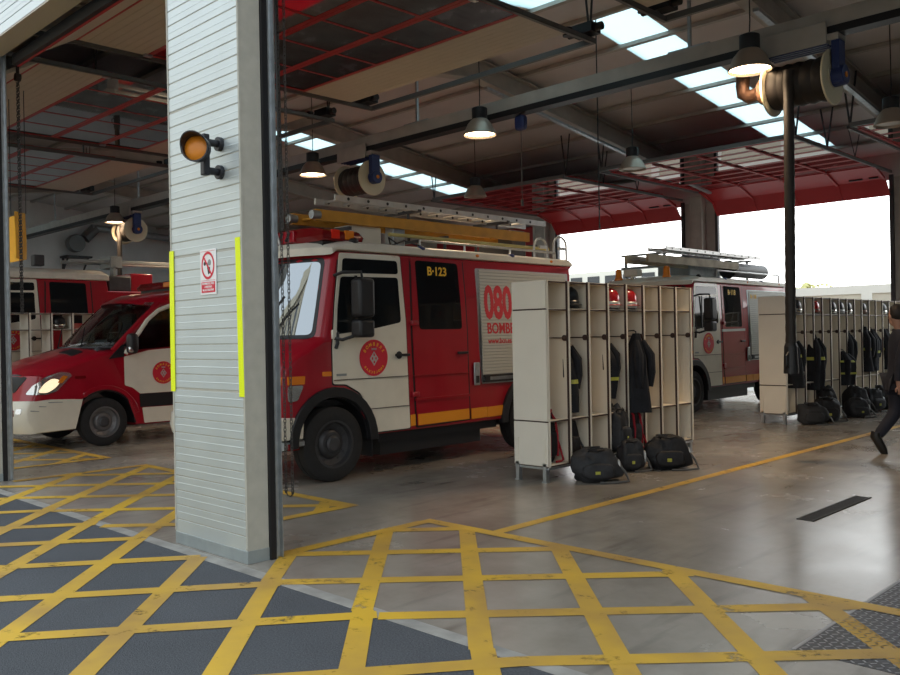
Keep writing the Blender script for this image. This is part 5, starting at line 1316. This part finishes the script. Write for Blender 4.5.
# ================================================================== PERSON
def person():
    t = T('person', 'person in dark navy uniform and boots striding past the farther lockers', 'person', (-3.53, 11.44, 0), 0)
    # local frame: walking along d, s to the walker's left
    d = V((.78, .62, 0)).normalized(); s = V((-d.y, d.x, 0)); Z = V((0, 0, 1))
    def P(a, b, z): return d*a + s*b + Z*z
    pel = P(-.02, 0, .96)
    joints = {'pel': (pel, .135), 'wa': (P(.0, 0, 1.12), .135), 'ch': (P(.03, 0, 1.33), .155), 'nb': (P(.01, 0, 1.50), .075), 'nk': (P(-.02, 0, 1.575), .058), 'hd': (P(-.05, 0, 1.695), .088), 'tp': (P(-.05, 0, 1.765), .078),
              'lsh': (P(.02, .18, 1.44), .08), 'lel': (P(.06, .24, 1.16), .058), 'lwr': (P(.22, .20, .98), .042), 'lhd': (P(.30, .18, .95), .040),
              'rsh': (P(.02, -.18, 1.44), .08), 'rel': (P(-.10, -.25, 1.16), .052), 'rwr': (P(-.12, -.24, .92), .038), 'rhd': (P(-.10, -.23, .83), .040),
              'lhp': (P(-.02, .09, .90), .105), 'lkn': (P(-.02, .10, .53), .068), 'lan': (P(-.27, .09, .20), .048), 'lto': (P(-.19, .09, .04), .038),
              'rhp': (P(-.02, -.09, .90), .105), 'rkn': (P(.16, -.09, .50), .068), 'ran': (P(.22, -.09, .09), .050), 'rto': (P(.42, -.09, .045), .040)}
    edges = [('pel', 'wa'), ('wa', 'ch'), ('ch', 'nb'), ('nb', 'nk'), ('nk', 'hd'), ('hd', 'tp'), ('ch', 'lsh'), ('lsh', 'lel'), ('lel', 'lwr'), ('lwr', 'lhd'), ('ch', 'rsh'), ('rsh', 'rel'), ('rel', 'rwr'), ('rwr', 'rhd'),
             ('pel', 'lhp'), ('lhp', 'lkn'), ('lkn', 'lan'), ('lan', 'lto'), ('pel', 'rhp'), ('rhp', 'rkn'), ('rkn', 'ran'), ('ran', 'rto')]
    def skin(name, keys, eds, m, k=1.0, add=0.0, sub=2):
        idx = {q: i for i, q in enumerate(keys)}
        me = bpy.data.meshes.new(name); me.from_pydata([tuple(joints[q][0]) for q in keys], [(idx[a], idx[b]) for a, b in eds], []); me.materials.append(M[m])
        o = bpy.data.objects.new(name, me); COL.objects.link(o)
        sm = o.modifiers.new('skin', 'SKIN'); sm.use_smooth_shade = True
        for i, q in enumerate(keys):
            r = joints[q][1]*k + add; me.skin_vertices[0].data[i].radius = (r, r); me.skin_vertices[0].data[i].use_root = (i == 0)
        sb = o.modifiers.new('sub', 'SUBSURF'); sb.levels = sub; sb.render_levels = sub
        dg = bpy.context.evaluated_depsgraph_get(); dg.update()
        me2 = bpy.data.meshes.new_from_object(o.evaluated_get(dg)); bpy.data.objects.remove(o); me2.name = name
        o2 = bpy.data.objects.new(name, me2); COL.objects.link(o2); o2.parent = t
        return o2
    bare = ('hd', 'tp', 'nk', 'lhd', 'rhd', 'lwr', 'rwr')
    keep = dict(joints)
    for q in joints: joints[q] = (keep[q][0], keep[q][1]*(1 if q in bare else .72))
    skin('body', list(joints), edges, 'skin')
    joints.update(keep)
    g = G(); rings = []
    for a0, z, wd, dp in ((-.03, .80, .185, .145), (-.025, .90, .190, .150), (-.01, 1.02, .178, .140), (.0, 1.14, .180, .138), (.01, 1.28, .200, .142), (.01, 1.38, .212, .135), (.005, 1.45, .190, .115), (-.005, 1.505, .105, .085), (-.01, 1.54, .070, .070)):
        rings.append([P(a0 + dp*cos(t_)*(1 + .03*sin(5*t_ + z*9)), wd*sin(t_), z) for t_ in [2*pi*k/20 for k in range(20)]])
    g.loft(rings)
    for q in ('l', 'r'):
        A, B, Cc = (joints[q+k][0] for k in ('sh', 'el', 'wr'))
        g.tube([A + (A - joints['ch'][0])*-.35, A + Z*.0, A*.5 + B*.5, B, B*.5 + Cc*.5, Cc], [.075, .082, .074, .066, .060, .050], 14)
    jk = g.build('jacket', 'uniform', t, ang=1.2)
    lo = ['pel', 'lhp', 'lkn', 'lan', 'rhp', 'rkn', 'ran']
    skin('trousers', lo, [e for e in edges if e[0] in lo and e[1] in lo], 'uniform', 1.06, .014)
    for a, b in (('lan', 'lto'), ('ran', 'rto')):
        A, B = joints[a][0], joints[b][0]
        g = G(); dd = (B-A).normalized(); up_ = V((0, 0, 1)) if abs(dd.z) < .8 else d
        g.tube([A+Z*.07, A+Z*.0-dd*.03, A+dd*.10-Z*.0, B, B+dd*.06], [.062, .062, .056, .050, .030], 14); g.build('boot', 'boot', t)
    # head: face turned to the left of the walk
    hd = joints['hd'][0]; fc = (s*.9 - d*.35).normalized(); side = V((-fc.y, fc.x, 0))
    def H(a, b, c): return hd + fc*a + side*b + Z*c
    g = G(); g.blob(tuple(hd + Z*.02), (.078, .078, .118), 2.15, 20, 16, fn=lambda q: q); g.blob(tuple(H(.02, 0, -.055)), (.058, .058, .062), 2.3, 14, 10)
    g.cone(H(.070, 0, .02), H(.100, 0, -.025), .009, .017, 8); g.blob(tuple(H(.086, 0, -.028)), (.018, .018, .012), 2.2, 8, 6)
    for b in (.081, -.081): g.blob(tuple(H(-.005, b, 0)), (.016, .016, .032), 2.2, 8, 8)
    g.build('face', 'skin', t, ang=1.5)
    g = G()
    for b in (.030, -.030): g.blob(tuple(H(.073, b, .018)), (.011, .011, .007), 2.2, 8, 6)
    g.box(0, 0, 0, 0, 0, 0) if False else None
    g.build('eye', 'black', t)
    g = G(); g.blob(tuple(H(.074, 0, -.065)), (.016, .024, .006), 2.2, 8, 6); g.build('mouth', mat('lips', (.28, .10, .08), .6), t)
    g = G(); g.blob(tuple(H(-.018, 0, .05)), (.090, .090, .105), 2.2, 20, 14, fn=lambda q: q if (q.dot(fc) < .035 or q.z > .055) else q*.72); g.build('hair', 'hair', t, ang=1.5)
    # hands with fingers
    for hk, wk, sd in (('lhd', 'lwr', 1), ('rhd', 'rwr', -1)):
        A, B = joints[wk][0], joints[hk][0]; f1 = (B-A).normalized(); sdv = f1.cross(Z).normalized() if abs(f1.z) < .9 else d; nrm = sdv.cross(f1)
        g = G()
        for k, ln in enumerate((.070, .080, .074, .058)):
            o = B + f1*.02 + sdv*(-.027+.018*k); q = o + f1*ln*.5; e2 = q + (f1*.7 - nrm*.7*sd)*ln*.35; e3 = e2 + (f1*.2 - nrm*.9*sd)*ln*.25
            g.tube([o - f1*.03, o, q, e2, e3], [.010, .010, .009, .008, .006], 8)
        o = B - f1*.01 - sdv*.03; g.tube([o, o - sdv*.025 + f1*.02, o - sdv*.03 + f1*.055], [.012, .010, .008], 8); g.build('fingers', 'skin', t)
person()

# repeats of a kind share a group phrase
GROUPS = {'fire_truck': 'fire trucks parked in the bays', 'locker_bank': 'open locker banks in the aisle', 'helmet': 'helmets on the locker shelves', 'turnout_coat': 'fire coats hanging in the lockers',
          'gear_bag': 'gear bags on the floor by the lockers', 'backpack': 'bags inside the nearer lockers', 'bay_lamp': 'bay lamps hanging from the roof', 'hose_reel': 'exhaust hose reels on the overhead rail',
          'tape_strip': 'lime tape strips on the grey pillar', 'extension_ladder': 'ladders on the truck roofs', 'aluminium_ladder': 'ladders on the truck roofs', 'door_rail': 'door rails of the front doorways',
          'hoist_chain': 'loop chains at the front doorways', 'conduit': 'conduits below the roof beams', 'palm_tree': 'palms beyond the yard wall'}
for o in scene.objects:
    if o.parent is None and o.name.split('.')[0] in GROUPS and 'label' in o: o['group'] = GROUPS[o.name.split('.')[0]]
